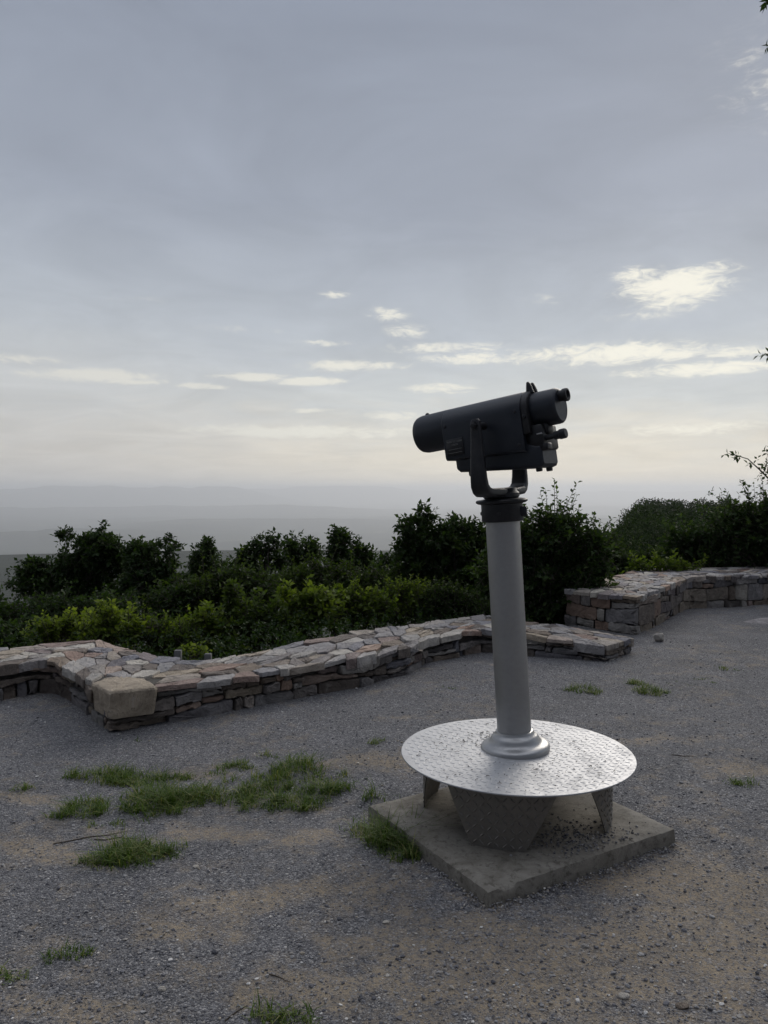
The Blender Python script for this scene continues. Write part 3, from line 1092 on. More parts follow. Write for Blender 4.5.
mb = MB()
z0 = AX + .080
mb.loft([[(-.405 + a, b, z0) for a, b in rrect(0, .018, .008)], [(-.405 + a, b, z0 + .012) for a, b in rrect(0, .013, .007)], [(-.405 + a, b, z0 + .019) for a, b in rrect(.0, .006, .004)]], T)
mb.build('front_sight', M_BLACK, brl)
# cash box under the housing
mb = MB()


def boxring(u, hw_, top, bot):
    c = (top + bot) / 2; h = (top - bot) / 2
    return [(u, v, c + w) for v, w in rrect(0, hw_, h, 5, .14)]


L0, L1 = -.225, .262
def lb(u): return AX - .218 - (u + .22) * .085
mb.loft([boxring(L0, .068, AX - .115, lb(L0) + .030), boxring(L0 + .006, .078, AX - .112, lb(L0) + .014), boxring(L0 + .022, .084, AX - .11, lb(L0) + .002), boxring(L0 + .05, .086, AX - .11, lb(L0)),
         boxring(.13, .086, AX - .12, lb(.13)), boxring(.232, .086, AX - .158, lb(.21) - .001), boxring(.252, .084, AX - .16, lb(.21) + .004), boxring(L1, .076, AX - .165, lb(.21) + .014)], T)
cash = mb.build('cash_box', M_HOUSE, house, angle=30)
for (u, v) in ((-.150, -.055), (.222, -.055), (.222, .055), (-.150, .055)):
    mb = MB()
    mb.lathe([(.014, lb(min(u, .21)) - .016), (.016, lb(min(u, .21)) - .010), (.016, lb(min(u, .21)) + .01)], 14, T @ Matrix.Translation((u, v, 0)))
    mb.build('foot_stud', M_BLACK, cash)
# coin mechanism between rear barrel and cash box
mb = MB()
mb.box((.228, 0, AX - .125), (.10, .16, .11), T, .008)
mb.box((.272, -.02, AX - .090), (.05, .06, .05), T, .01)
mb.box((.268, -.055, AX - .170), (.055, .05, .030), T, .004)
mech = mb.build('coin_mechanism', M_BLACK, house)
mb = MB()
RL = T @ Matrix.Translation((.20, -.050, AX - .136)) @ Matrix.Rotation(PI / 2 - .05, 4, 'Y')
mb.lathe([(.012, 0), (.012, .12), (.018, .123), (.0185, .145), (.019, .150), (.022, .152), (.022, .178), (.019, .183)], 20, RL)
mb.build('coin_lever', M_WORN, mech)
mb = MB(); mb.box((.262, -.083, AX - .112), (.03, .006, .006), T, .002)
mb.build('coin_slot', M_POLE, mech)
# plaque with lettering (illegible in the photograph: raised light rules and words)
mb = MB(); mb.box((-.190, -.1135, AX - .100), (.100, .004, .078), T, .003)
plaque = mb.build('instruction_plaque', M_BLACK, house)


def text_obj(body, size, u, w, par):
    cu = bpy.data.curves.new('lettering', 'FONT')
    cu.body = body; cu.size = size; cu.align_x = 'CENTER'; cu.align_y = 'CENTER'; cu.extrude = .0006
    o = bpy.data.objects.new('tmp', cu); COL.objects.link(o)
    dg = bpy.context.evaluated_depsgraph_get()
    me = bpy.data.meshes.new_from_object(o.evaluated_get(dg))
    bpy.data.objects.remove(o)
    me.transform(T @ Matrix.Translation((u, -.1160, w)) @ Matrix.Rotation(PI / 2, 4, 'X'))
    return link('lettering', me, M_TEXT, par)


text_obj('TURN TO CLEAR', .0118, -.190, AX - .076, plaque)
text_obj('VISION', .0118, -.190, AX - .090, plaque)
mb = MB()
for w_, x_ in ((.070, .110), (.071, .126)):
    mb.box((-.190, -.1157, AX - x_), (.078, .0012, .0016), T, .0004)
mb.build('plaque_rule', M_TEXT, plaque)

# ------------------------------------------------------------------ foliage
def unit(v): return v / np.maximum(np.linalg.norm(v, axis=-1, keepdims=True), 1e-9)


class Leaves:
    def __init__(self):
        self.V = []; self.T = []; self.SV = []; self.n = 0

    def sprigs(self, O, D, L, nl, size, tone0, droop=.25, spread=.9, width=.30):
        """nl leaves along each sprig; O (N,3), D (N,3), L (N,), size scalar, tone0 (N,)"""
        N = len(O)
        side = unit(np.cross(D, rng.normal(size=(N, 3))))
        for k in range(nl):
            f = (k + .6) / nl
            b = O + D * (L * f)[:, None]; b[:, 2] -= droop * L * f * f * .5
            a = (k * 2.4 + rng.uniform(0, 1.2, N))[:, None]
            s2 = np.cross(D, side)
            sd_ = side * np.cos(a) + s2 * np.sin(a)
            ld = unit(D * (.35 + .5 * f) + sd_ * spread + rng.normal(0, .25, (N, 3)) + np.array([0, 0, -.10]))
            nr = unit(np.cross(ld, np.cross(np.array([0, 0, 1.0]) + rng.normal(0, .55, (N, 3)), ld)))
            rt = np.cross(ld, nr)
            l = (size * rng.uniform(.6, 1.25, N))[:, None]
            w = l * width
            self.V.append(np.stack([b, b + ld * l * .45 + rt * w + nr * l * .06, b + ld * l - nr * l * .10, b + ld * l * .45 - rt * w + nr * l * .06], 1))
            t = np.clip(tone0 + rng.normal(0, .12, N) + (.10 * f), 0, 1)
            self.T.append(np.repeat(t[:, None], 4, 1))
        return self

    def mesh(self, name):
        V = np.concatenate([v.reshape(-1, 3) for v in self.V]); t = np.concatenate([x.ravel() for x in self.T])
        q = np.arange(len(V), dtype=np.int32).reshape(-1, 4)
        f = np.concatenate([q[:, [0, 1, 2]], q[:, [0, 2, 3]]])
        return mesh_np(name, V, f, False, tone=t)


def prisms(O, E, r0, r1, n=3):
    """thin tapered stems from O to E"""
    D = unit(E - O)
    a = unit(np.cross(D, np.array([.3, .2, .93]))); b = np.cross(D, a)
    N = len(O)
    ang = np.arange(n) * 2 * PI / n
    ring = a[:, None, :] * np.cos(ang)[None, :, None] + b[:, None, :] * np.sin(ang)[None, :, None]
    V = np.concatenate([O[:, None] + ring * r0, E[:, None] + ring * r1], 1).reshape(-1, 3)
    base = (np.arange(N) * 2 * n)[:, None]
    F_ = []
    for k in range(n):
        l = (k + 1) % n
        F_.append(base + np.array([k, l, n + l, n + k]))
    return V, np.stack(F_, 1).reshape(-1, 4)


def plant(name, label, cat, d, lobes, leaf=.08, mat=None, cover=3.0, base_px=None, base_z=None, tone=.45, group=None, sprig=.32, up=.35, sub=9,
          shoots=0, shoot_len=.5, nl=9, depth=.8, trunk_r=.06, extra=None, part_names=('trunk', 'crown'), width=.30, grow=1.0):
    """lobes: (px,py,rx,ry[,d offset]) outlines of leaf masses at distance d"""
    xs = np.average([l[0] for l in lobes], weights=[l[2] * l[3] for l in lobes])
    if base_px is None: base_px = xs
    bx = (base_px - CX) / F * d
    by = d
    bz = float(terrain(np.array([bx]), np.array([by]))[0]) if base_z is None else base_z
    root = empty(name, (bx, by, bz), label, cat, group)
    base = Vector((bx, by, bz))
    LV = Leaves()
    wood = MB()
    lp = leaf * F / d
    stemsO, stemsE = [], []
    for lo in lobes:
        px, py, rx, ry = lo[:4]
        rx *= grow; ry *= grow
        dd = d + (lo[4] if len(lo) > 4 else 0)
        c = np.array(atd(px, py, dd)); k = dd / F
        R = np.array([rx * k, (rx + ry) * .5 * k * depth, ry * k])
        n_leaf = 2.3 * cover * 1.15 * PI * rx * ry / (.55 * width / .3 * .5 * lp * lp)
        ns = max(6, int(n_leaf / nl))
        # sub lobes give an uneven outline
        sdir = unit(rng.normal(size=(sub, 3)) * np.array([1, .8, 1]))
        sc = c + sdir * R * rng.uniform(.5, .88, (sub, 1))
        sr = rng.uniform(.22, .44, (sub, 1)) * R
        sc = np.concatenate([c[None], sc]); sr = np.concatenate([(R * .84)[None], sr])
        ud = unit(rng.normal(size=(7, 3)) * np.array([1, .7, 1]) + np.array([0, 0, .35]))
        sc = np.concatenate([sc, c + ud * R * rng.uniform(.88, 1.12, (7, 1))]); sr = np.concatenate([sr, rng.uniform(.10, .22, (7, 1)) * R])
        vol = np.prod(sr, 1) ** (2 / 3.); pick = rng.choice(len(sc), ns, p=vol / vol.sum())
        u = unit(rng.normal(size=(ns, 3)))
        rad = rng.uniform(0, 1, (ns, 1)) ** (1 / 2.6)
        O = sc[pick] + u * rad * sr[pick]
        D = unit(u * .7 + np.array([0, 0, up]) + rng.normal(0, .45, (ns, 3)))
        L = sprig * rng.uniform(.6, 1.3, ns)
        tn = tone + rng.normal(0, .10, len(sc))[pick] + .10 * rng.normal(size=ns)
        LV.sprigs(O - D * (L * .4)[:, None], D, L, nl, leaf, tn, width=width)
        stemsO.append(O - D * (L * .5)[:, None]); stemsE.append(O + D * (L * .5)[:, None])
        # limbs
        for q in (sc[:min(len(sc), 5)] if rx * ry > 150 else []):
            p1 = base.lerp(Vector(c), .55 + .2 * random.random())
            p1 = p1 + Vector((random.gauss(0, .05), random.gauss(0, .05), 0))
            qv = Vector(q)
            m_ = p1.lerp(qv, .5) + Vector((random.gauss(0, .06), random.gauss(0, .06), .05)) * (p1 - qv).length
            wood.tube([base.lerp(p1, .6), p1, m_, qv], [trunk_r * .55, trunk_r * .45, trunk_r * .28, trunk_r * .08], 5)
        if shoots:
            n = shoots
            u = unit(np.stack([rng.normal(size=n), rng.normal(size=n) * .6, np.abs(rng.normal(size=n)) + .5], -1))
            O = c + u * R * .8
            D = unit(u * np.array([.6, .6, .6]) + np.array([0, 0, .75]) + rng.normal(0, .22, (n, 3)))
            L = shoot_len * rng.uniform(.5, 1.25, n)
            LV.sprigs(O, D, L, 12, leaf * .85, np.full(n, tone + .12), droop=.3, width=width)
            E = O + D * (L * .95)[:, None]; E[:, 2] -= .3 * L * .45
            stemsO.append(O); stemsE.append(E)
    top_c = Vector(np.mean([np.array(atd(l[0], l[1], d)) for l in lobes], 0))
    bend = base.lerp(top_c, .5) + Vector((random.gauss(0, .05), 0, 0))
    wood.tube([base - Vector((0, 0, .2)), base.lerp(bend, .5), bend, bend.lerp(top_c, .8)], [trunk_r * 1.15, trunk_r, trunk_r * .8, trunk_r * .3], 8)
    for (pts, r0) in (extra or []):                      # explicit long branches with leaves
        P_ = [atd(a, b, d + c_) for a, b, c_ in pts]
        wood.tube(P_, [r0 * (1 - .85 * i / (len(P_) - 1)) for i in range(len(P_))], 5)
        for a, b in zip(P_, P_[1:]):
            n = max(2, int((b - a).length / .055))
            f = rng.uniform(0, 1, n)
            O = np.array(a)[None] + np.array(b - a)[None] * f[:, None]
            D = unit(np.array((b - a).normalized())[None] * .6 + rng.normal(0, .55, (n, 3)) + np.array([0, 0, .1]))
            LV.sprigs(O, D, rng.uniform(.06, .16, n), 5, leaf * .9, np.full(n, tone), width=width)
    wv = np.array(wood.v); o = len(wv)
    sv, sf = prisms(np.concatenate(stemsO), np.concatenate(stemsE), .005, .002)
    faces = wood.f + (sf + o).tolist()
    me = mesh_np(part_names[0], np.concatenate([wv, sv]) - np.array(base), faces, False)
    link(part_names[0], me, M_BARK, root)
    me = LV.mesh(part_names[1])
    co = np.empty(len(me.vertices) * 3, np.float32); me.vertices.foreach_get('co', co)
    co = (co.reshape(-1, 3) - np.array(base, dtype=np.float32)).ravel(); me.vertices.foreach_set('co', co); me.update()
    link(part_names[1], me, mat or M_LEAF_DARK, root)
    return root


G_ = 1.18
TREES = 'trees below the overlook wall'
SHRUBS = 'shrubs along the back of the low wall'
PS = ('stems', 'foliage')
# background trees (left to right)
plant('small_tree', 'broad dark tree at the far left, ragged crown with a spur to the left', 'tree', 13.0,
      [(90, 563, 30, 28), (60, 585, 32, 22), (26, 580, 17, 10), (82, 600, 42, 22), (96, 544, 16, 11), (112, 562, 14, 18), (66, 536, 8, 4), (40, 568, 14, 8)], .078, M_LEAF_DARK, 3.2, tone=.38, group=TREES, grow=G_, sprig=.20, up=.05, shoots=0, shoot_len=.35)
plant('small_tree', 'dark rounded tree touching the right side of the far-left tree', 'tree', 12.4,
      [(150, 560, 26, 18), (150, 588, 31, 26), (176, 582, 11, 10), (138, 552, 13, 10)], .078, M_LEAF_DARK, 3.2, tone=.34, group=TREES, grow=G_, sprig=.20, up=.05, shoots=0, shoot_len=.3)
plant('small_tree', 'slim pointed dark tree right of the two big left trees', 'tree', 15.0,
      [(207, 562, 12, 18), (205, 585, 18, 24), (208, 549, 5, 8)], .078, M_LEAF_DARK, 3.0, tone=.36, group=TREES, grow=G_, sprig=.20, shoots=0, shoot_len=.3)
plant('small_tree', 'loose open tree whose flat crown shows haze through it, left of centre', 'tree', 13.5,
      [(255, 562, 18, 16), (268, 545, 14, 9), (245, 580, 20, 22), (280, 560, 9, 9)], .078, M_LEAF_DARK, 2.2, tone=.40, group=TREES, grow=G_, sprig=.20, up=.05, shoots=0, shoot_len=.4)
plant('small_tree', 'loose twiggy tree between the flat crown and the pointed tree', 'tree', 14.0,
      [(298, 548, 16, 13), (305, 570, 15, 20), (290, 588, 20, 18), (312, 549, 7, 7)], .078, M_LEAF_DARK, 2.1, tone=.44, group=TREES, grow=G_, sprig=.20, shoots=0, shoot_len=.45)
plant('small_tree', 'dark tree with two ragged points left of the gap to the valley', 'tree', 14.0,
      [(340, 556, 14, 22), (359, 562, 13, 18), (348, 585, 26, 20), (337, 540, 6, 9)], .078, M_LEAF_DARK, 2.9, tone=.34, group=TREES, grow=G_, sprig=.20, shoots=0, shoot_len=.35)
plant('small_tree', 'low dark tree in the gap where the valley shows, below its neighbours', 'tree', 15.0,
      [(385, 572, 16, 14), (375, 590, 24, 16), (398, 562, 8, 8)], .078, M_LEAF_DARK, 2.9, tone=.34, group=TREES, grow=G_, sprig=.20)
plant('small_tree', 'tall round-headed tree just left of the viewer pole', 'tree', 11.0,
      [(428, 537, 28, 20), (415, 555, 18, 20), (455, 545, 22, 22), (440, 575, 40, 26), (478, 560, 22, 30), (450, 600, 40, 22)], .085, M_LEAF_DARK, 3.2, tone=.44, group=TREES, grow=G_, sprig=.20, shoots=0, shoot_len=.4)
plant('large_bush', 'big dark bush with thin shoots on top, directly right of the pole', 'bush', 9.4,
      [(550, 537, 32, 30), (535, 565, 32, 38), (578, 556, 26, 28), (560, 594, 48, 34), (510, 545, 20, 22), (540, 614, 40, 24), (594, 556, 20, 22), (500, 592, 26, 38)], .072, M_LEAF_DARK, 3.4, tone=.48,
      sprig=.24, up=.4, shoots=9, shoot_len=.42)
# right side
plant('large_bush', 'mid green bush mass between the dark bush and the forested hill', 'bush', 13.0,
      [(638, 566, 28, 13), (610, 556, 22, 20), (598, 545, 12, 14), (668, 566, 26, 13), (640, 578, 34, 10)], .062, M_LEAF_MID, 3.0, tone=.24, sprig=.22, up=.3, shoots=3, shoot_len=.3)
plant('large_bush', 'low yellow-green bush peeking over the tall wall corner', 'bush', 11.2,
      [(645, 566, 14, 5), (668, 566, 18, 5), (690, 569, 10, 4)], .075, M_LEAF_LIGHT, 2.6, tone=.30, sprig=.16, up=.5, shoots=4, shoot_len=.2, trunk_r=.025, part_names=PS)
plant('large_bush', 'dark bush behind the inner corner of the tall wall', 'bush', 12.2,
      [(694, 545, 26, 20), (712, 552, 26, 18), (680, 548, 14, 10)], .085, M_LEAF_DARK, 3.2, tone=.40, sprig=.28, up=.4, shoots=7, shoot_len=.4)
plant('large_bush', 'tall dark thicket at the right edge with an arching leafy branch', 'bush', 11.8,
      [(750, 532, 28, 26), (770, 524, 26, 28), (735, 550, 28, 22), (775, 552, 34, 22), (722, 530, 16, 12), (810, 526, 34, 38)], .080, M_LEAF_DARK, 3.4, tone=.42, sprig=.28, up=.4, shoots=9, shoot_len=.45,
      extra=[([(790, 500, 0), (772, 482, -.1), (760, 470, -.2), (748, 459, -.2), (735, 455, -.2), (727, 453, -.2)], .016), ([(775, 500, 0), (770, 480, 0), (766, 462, 0), (769, 448, .05)], .012),
             ([(750, 500, 0), (744, 488, 0), (741, 484, 0)], .008), ([(705, 515, 0), (702, 500, 0), (708, 493, 0)], .006)])
# shrubs along the wall (light green, near)
SH = [
    (25, 8.2, [(22, 632, 26, 16), (-20, 630, 34, 18)], M_LEAF_DARK, .36, 'dark low shrub over the wall at the left edge'),
    (62, 7.7, [(62, 622, 20, 18), (85, 630, 18, 14), (45, 632, 14, 12)], M_LEAF_LIGHT, .52, 'bright yellow-green shrub under the far-left tree'),
    (110, 7.5, [(108, 618, 16, 18), (125, 625, 20, 20), (98, 632, 18, 14)], M_LEAF_LIGHT, .52, 'bright shrub behind the outer bend of the wall'),
    (160, 7.6, [(155, 625, 20, 18), (178, 632, 20, 18), (165, 645, 24, 12)], M_LEAF_LIGHT, .36, 'mid green shrub right of the wall bend, beside the stake'),
    (200, 7.8, [(205, 620, 20, 22), (190, 635, 22, 18), (222, 640, 20, 14)], M_LEAF_LIGHT, .40, 'leafy shrub over the two stakes'),
    (262, 8.0, [(258, 615, 22, 20), (245, 635, 24, 18), (280, 628, 18, 18)], M_LEAF_MID, .48, 'mid green shrub right of the leafy upright shoot'),
    (305, 8.3, [(302, 600, 24, 18), (322, 606, 22, 20), (298, 622, 28, 16), (278, 640, 16, 8)], M_LEAF_LIGHT, .44, 'yellow-green shrub behind the middle of the low wall'),
    (355, 8.7, [(350, 598, 20, 17), (372, 603, 22, 17), (345, 618, 26, 12)], M_LEAF_LIGHT, .42, 'yellow-green shrub below the two-pointed tree'),
    (405, 9.0, [(400, 590, 18, 14), (418, 597, 22, 16), (395, 610, 26, 11)], M_LEAF_LIGHT, .36, 'light shrub below the round-headed tree'),
    (450, 8.9, [(448, 596, 26, 18), (470, 605, 20, 14), (440, 612, 28, 8)], M_LEAF_MID, .30, 'dim shrub between the round-headed tree and the pole'),
]
for (bp, d, lobes, m, tone, lab) in SH:
    lobes = [(a, b + (9 if a < 250 else 5), c, e * .72) for a, b, c, e in lobes]
    plant('shrub', lab, 'shrub', d, lobes, random.choice((.045, .056, .068, .078)), m, 2.9, base_px=bp, tone=tone, group=SHRUBS, sprig=.20, up=.75, shoots=9, shoot_len=.20, nl=8, trunk_r=.018, part_names=PS)
plant('shrub', 'narrow upright green shoot standing tall above the wall shrubs', 'shrub', 7.9, [(233, 605, 8, 16), (233, 628, 10, 18), (233, 592, 5, 8)], .055, M_LEAF_MID, 3.2, tone=.62, group=SHRUBS, sprig=.16, up=.9, trunk_r=.015, part_names=PS, sub=3)
plant('shrub', 'small yellow-green seedling between the two stakes', 'shrub', 6.35, [(194, 654, 11, 6)], .045, M_LEAF_LIGHT, 2.6, tone=.62, group=SHRUBS, sprig=.12, up=.8, trunk_r=.01, part_names=PS, sub=3, base_z=-.15)
# fill: darker understory behind the shrubs
for (bp, d, lobes, lab) in [
        (60, 10.2, [(40, 618, 46, 20), (100, 618, 44, 20), (-30, 620, 50, 24), (172, 606, 20, 14)], 'dark understory thicket below the far-left trees'),
        (200, 10.4, [(178, 606, 30, 22), (215, 596, 28, 24), (252, 594, 30, 24), (228, 580, 14, 10)], 'mid green understory thicket below the slim pointed tree'),
        (330, 11.0, [(300, 590, 36, 20), (345, 588, 40, 20), (395, 590, 34, 18), (322, 572, 14, 9)], 'mid green understory thicket below the twiggy centre trees')]:
    plant('large_bush', lab, 'bush', d, lobes, .062, M_LEAF_MID if bp != 60 else M_LEAF_DARK, 2.8, base_px=bp, tone=.36, sprig=.28, up=.4, trunk_r=.03, shoots=4, shoot_len=.4, part_names=PS)
# tree mostly out of frame at the right; only twig tips reach in
plant('roadside_tree', 'tree just outside the right edge, only leaf tips reach into the sky', 'tree', 7.0,
      [(905, 60, 80, 60), (900, 250, 70, 70), (870, 150, 50, 40)], .085, M_LEAF_DARK, 1.6, base_px=960, tone=.35, sprig=.35, up=-.1, trunk_r=.13, width=.16, nl=7,
      extra=[([(880, 30, 0), (830, 18, -.1), (790, 10, -.15), (774, 3, -.2), (766, 2, -.2)], .022), ([(880, 60, 0), (820, 52, -.1), (790, 48, -.1), (772, 44, -.1), (767, 46, -.1)], .018),
             ([(890, 320, 0), (830, 345, 0), (790, 350, -.05), (772, 350, -.05), (766, 356, -.05)], .02), ([(800, 20, -.1), (784, 8, -.1), (766, -6, -.1)], .01)])

# far-off wood on the right-hand hill: one mass
def forest():
    LV = Leaves()
    n = 430
    pxs = rng.uniform(588, 1000, n); r = rng.uniform(42, 215, n)
    az = np.arctan((pxs - CX) / F)
    x, y = r * np.sin(az), r * np.cos(az)
    z = terrain(x, y)
    for i in range(n):
        hgt = rng.uniform(3.6, 6.2) * (.6 + .4 * min(1, r[i] / 120)); cr = rng.uniform(1.5, 2.8)
        lf = float(np.clip(r[i] * .0027, .13, .45))
        m = int(min(330, 70 * (.42 / lf) ** 1.6))
        u = unit(rng.normal(size=(m, 3))); u[:, 2] = np.abs(u[:, 2]) * 1.1 - .25
        O = np.array([x[i], y[i], z[i] + hgt - cr]) + u * cr * rng.uniform(.6, 1.08, (m, 1)) * np.array([1, 1, 1.1])
        D = unit(u + rng.normal(0, .5, (m, 3)))
        LV.sprigs(O, D, np.full(m, lf * 1.7), 5, lf, np.full(m, .30 + rng.normal(0, .18)), width=.36)
    me = LV.mesh('forest')
    link('forest', me, M_FOREST, kind='stuff', label='dense dark wood covering the hill beyond the tall wall', cat='forest')


forest()

def undergrowth():
    LV = Leaves()
    for st in (LOW_ST, HIGH_ST):
        for (f0, b0), (f1, b1) in list(zip(st, st[1:]))[:-2 if st is LOW_ST else None]:
            n = int((b1 - b0).length * 210)
            k = rng.uniform(0, 1, n)
            b = np.array(b0)[None] * (1 - k[:, None]) + np.array(b1)[None] * k[:, None]
            o = np.array((b0 - f0).normalized() + (b1 - f1).normalized()); o[2] = 0; o /= np.linalg.norm(o)
            t = rng.uniform(.06, 1.5, n)
            O = b + o[None] * t[:, None]
            g = terrain(O[:, 0], O[:, 1])
            topz = b[:, 2] - .12 + .10 * t
            O[:, 2] = g + (topz - g) * rng.uniform(.1, 1, n) ** .6
            D = unit(rng.normal(0, .6, (n, 3)) + np.array([0, 0, .6]))
            LV.sprigs(O, D, np.full(n, .13), 8, .040, .26 + rng.normal(0, .12, n))
    link('undergrowth', LV.mesh('undergrowth'), M_LEAF_DARK, kind='stuff', label='low dark undergrowth filling the strip behind the stone walls', cat='undergrowth')


undergrowth()

# stakes behind the wall
for (px, py, lab, hgt) in ((178, 649.5, 'grey square stake behind the wall bend, left of the seedling', .16), (208, 653, 'grey stake with a pale sawn top, right of the seedling', .13)):
    p = atd(px, py, 6.15)
    mb = MB()
    mb.box((0, 0, -.10), (.052, .05, .36), bev=.004)
    mb.build('stake', M_WOOD, None, label=lab, cat='stake', group='stakes behind the low wall', loc=(p.x, p.y, p.z - .085))

# ------------------------------------------------------------------ grass
GR = [(105, 776, 38, 7, 900, .045), (150, 779, 42, 6, 700, .04), (160, 803, 34, 14, 1500, .06), (190, 800, 26, 10, 700, .05), (80, 812, 24, 9, 650, .05), (228, 767, 22, 4, 250, .035),
      (230, 797, 26, 7, 500, .055), (292, 779, 34, 13, 800, .065), (282, 806, 34, 8, 600, .055), (318, 792, 22, 9, 500, .05), (300, 766, 14, 5, 200, .05), (255, 790, 20, 7, 350, .05),
      (128, 858, 36, 10, 1100, .055), (95, 864, 16, 6, 150, .03), (172, 855, 13, 4, 130, .03), (110, 827, 18, 3, 60, .03), (398, 842, 26, 16, 1100, .085), (425, 852, 16, 8, 300, .05), (375, 832, 14, 8, 160, .05), (352, 830, 12, 6, 60, .04),
      (584, 690, 15, 3.5, 420, .04), (635, 684, 12, 3, 300, .035), (652, 692, 14, 4, 420, .04), (225, 780, 30, 14, 160, .04), (340, 790, 22, 16, 120, .05), (705, 681, 9, 2.5, 60, .02), (728, 671, 12, 2.5, 110, .02), (680, 684, 12, 2, 50, .02),
      (745, 785, 12, 3, 160, .03), (68, 958, 14, 6, 110, .03), (12, 974, 12, 6, 80, .026), (276, 1017, 16, 6, 190, .035), (310, 1018, 12, 4, 60, .03), (380, 744, 9, 3, 90, .03), (268, 757, 8, 2, 40, .03), (22, 789, 16, 3, 80, .025),
      (120, 740, 25, 3, 30, .02), (440, 690, 20, 3, 40, .02), (365, 800, 16, 10, 60, .06)]


def grass():
    V, T_ = [], []
    for (px, py, rx, ry, n, h) in GR:
        n = int(n * .95)
        c = onz(px, py)
        e = onz(px + rx, py); f = onz(px, py + ry); g = onz(px, py - ry)
        Rx = abs(e.x - c.x); Ry = (g.y - f.y) / 2
        ncl = max(4, n // 24)
        a = rng.uniform(0, 2 * PI, ncl); rr = np.sqrt(rng.uniform(0, 1, ncl))
        cx = c.x + Rx * rr * np.cos(a) * 1.12; cy = c.y + Ry * rr * np.sin(a) * 1.15
        hh = h * (1.15 - .5 * rr) * rng.uniform(.35, 1.5, ncl)
        k = rng.integers(0, ncl, n)
        x = cx[k] + rng.normal(0, .020, n); y = cy[k] + rng.normal(0, .020, n); z = gz(x, y) - .003
        ang = rng.uniform(0, 2 * PI, n); lean = rng.uniform(.45, 1.45, n)
        H_ = hh[k] * rng.uniform(.55, 1.7, n)
        dx, dy = np.cos(ang), np.sin(ang)
        wv = rng.uniform(.0013, .0030, n)
        sx, sy = -dy * wv, dx * wv
        pts = []
        for f_, wd in ((0, 1), (.5, .8), (1.0, .12)):
            ox = dx * H_ * lean * f_ * f_ * 1.05; oy = dy * H_ * lean * f_ * f_ * 1.05
            oz = H_ * (f_ - .32 * lean * f_ * f_)
            pts.append(np.stack([x + ox - sx * wd, y + oy - sy * wd, z + oz], -1)); pts.append(np.stack([x + ox + sx * wd, y + oy + sy * wd, z + oz], -1))
        V.append(np.stack(pts, 1)); t = np.clip(.42 + (rng.uniform(size=n) > .90) * .5 + rng.normal(0, .17, n) + .12 * rng.normal(size=ncl)[k], 0, 1)
        T_.append(np.repeat(t[:, None], 6, 1))
    V = np.concatenate(V).reshape(-1, 3); T_ = np.concatenate(T_).ravel()
    b = (np.arange(len(V) // 6) * 6)[:, None]
    Fq = np.concatenate([b + np.array([0, 1, 3, 2]), b + np.array([2, 3, 5, 4])])
    link('grass', mesh_np('grass', V, Fq, False, tone=T_), M_GRASS, kind='stuff', label='patches of green grass and weeds growing through the gravel', cat='grass')


grass()

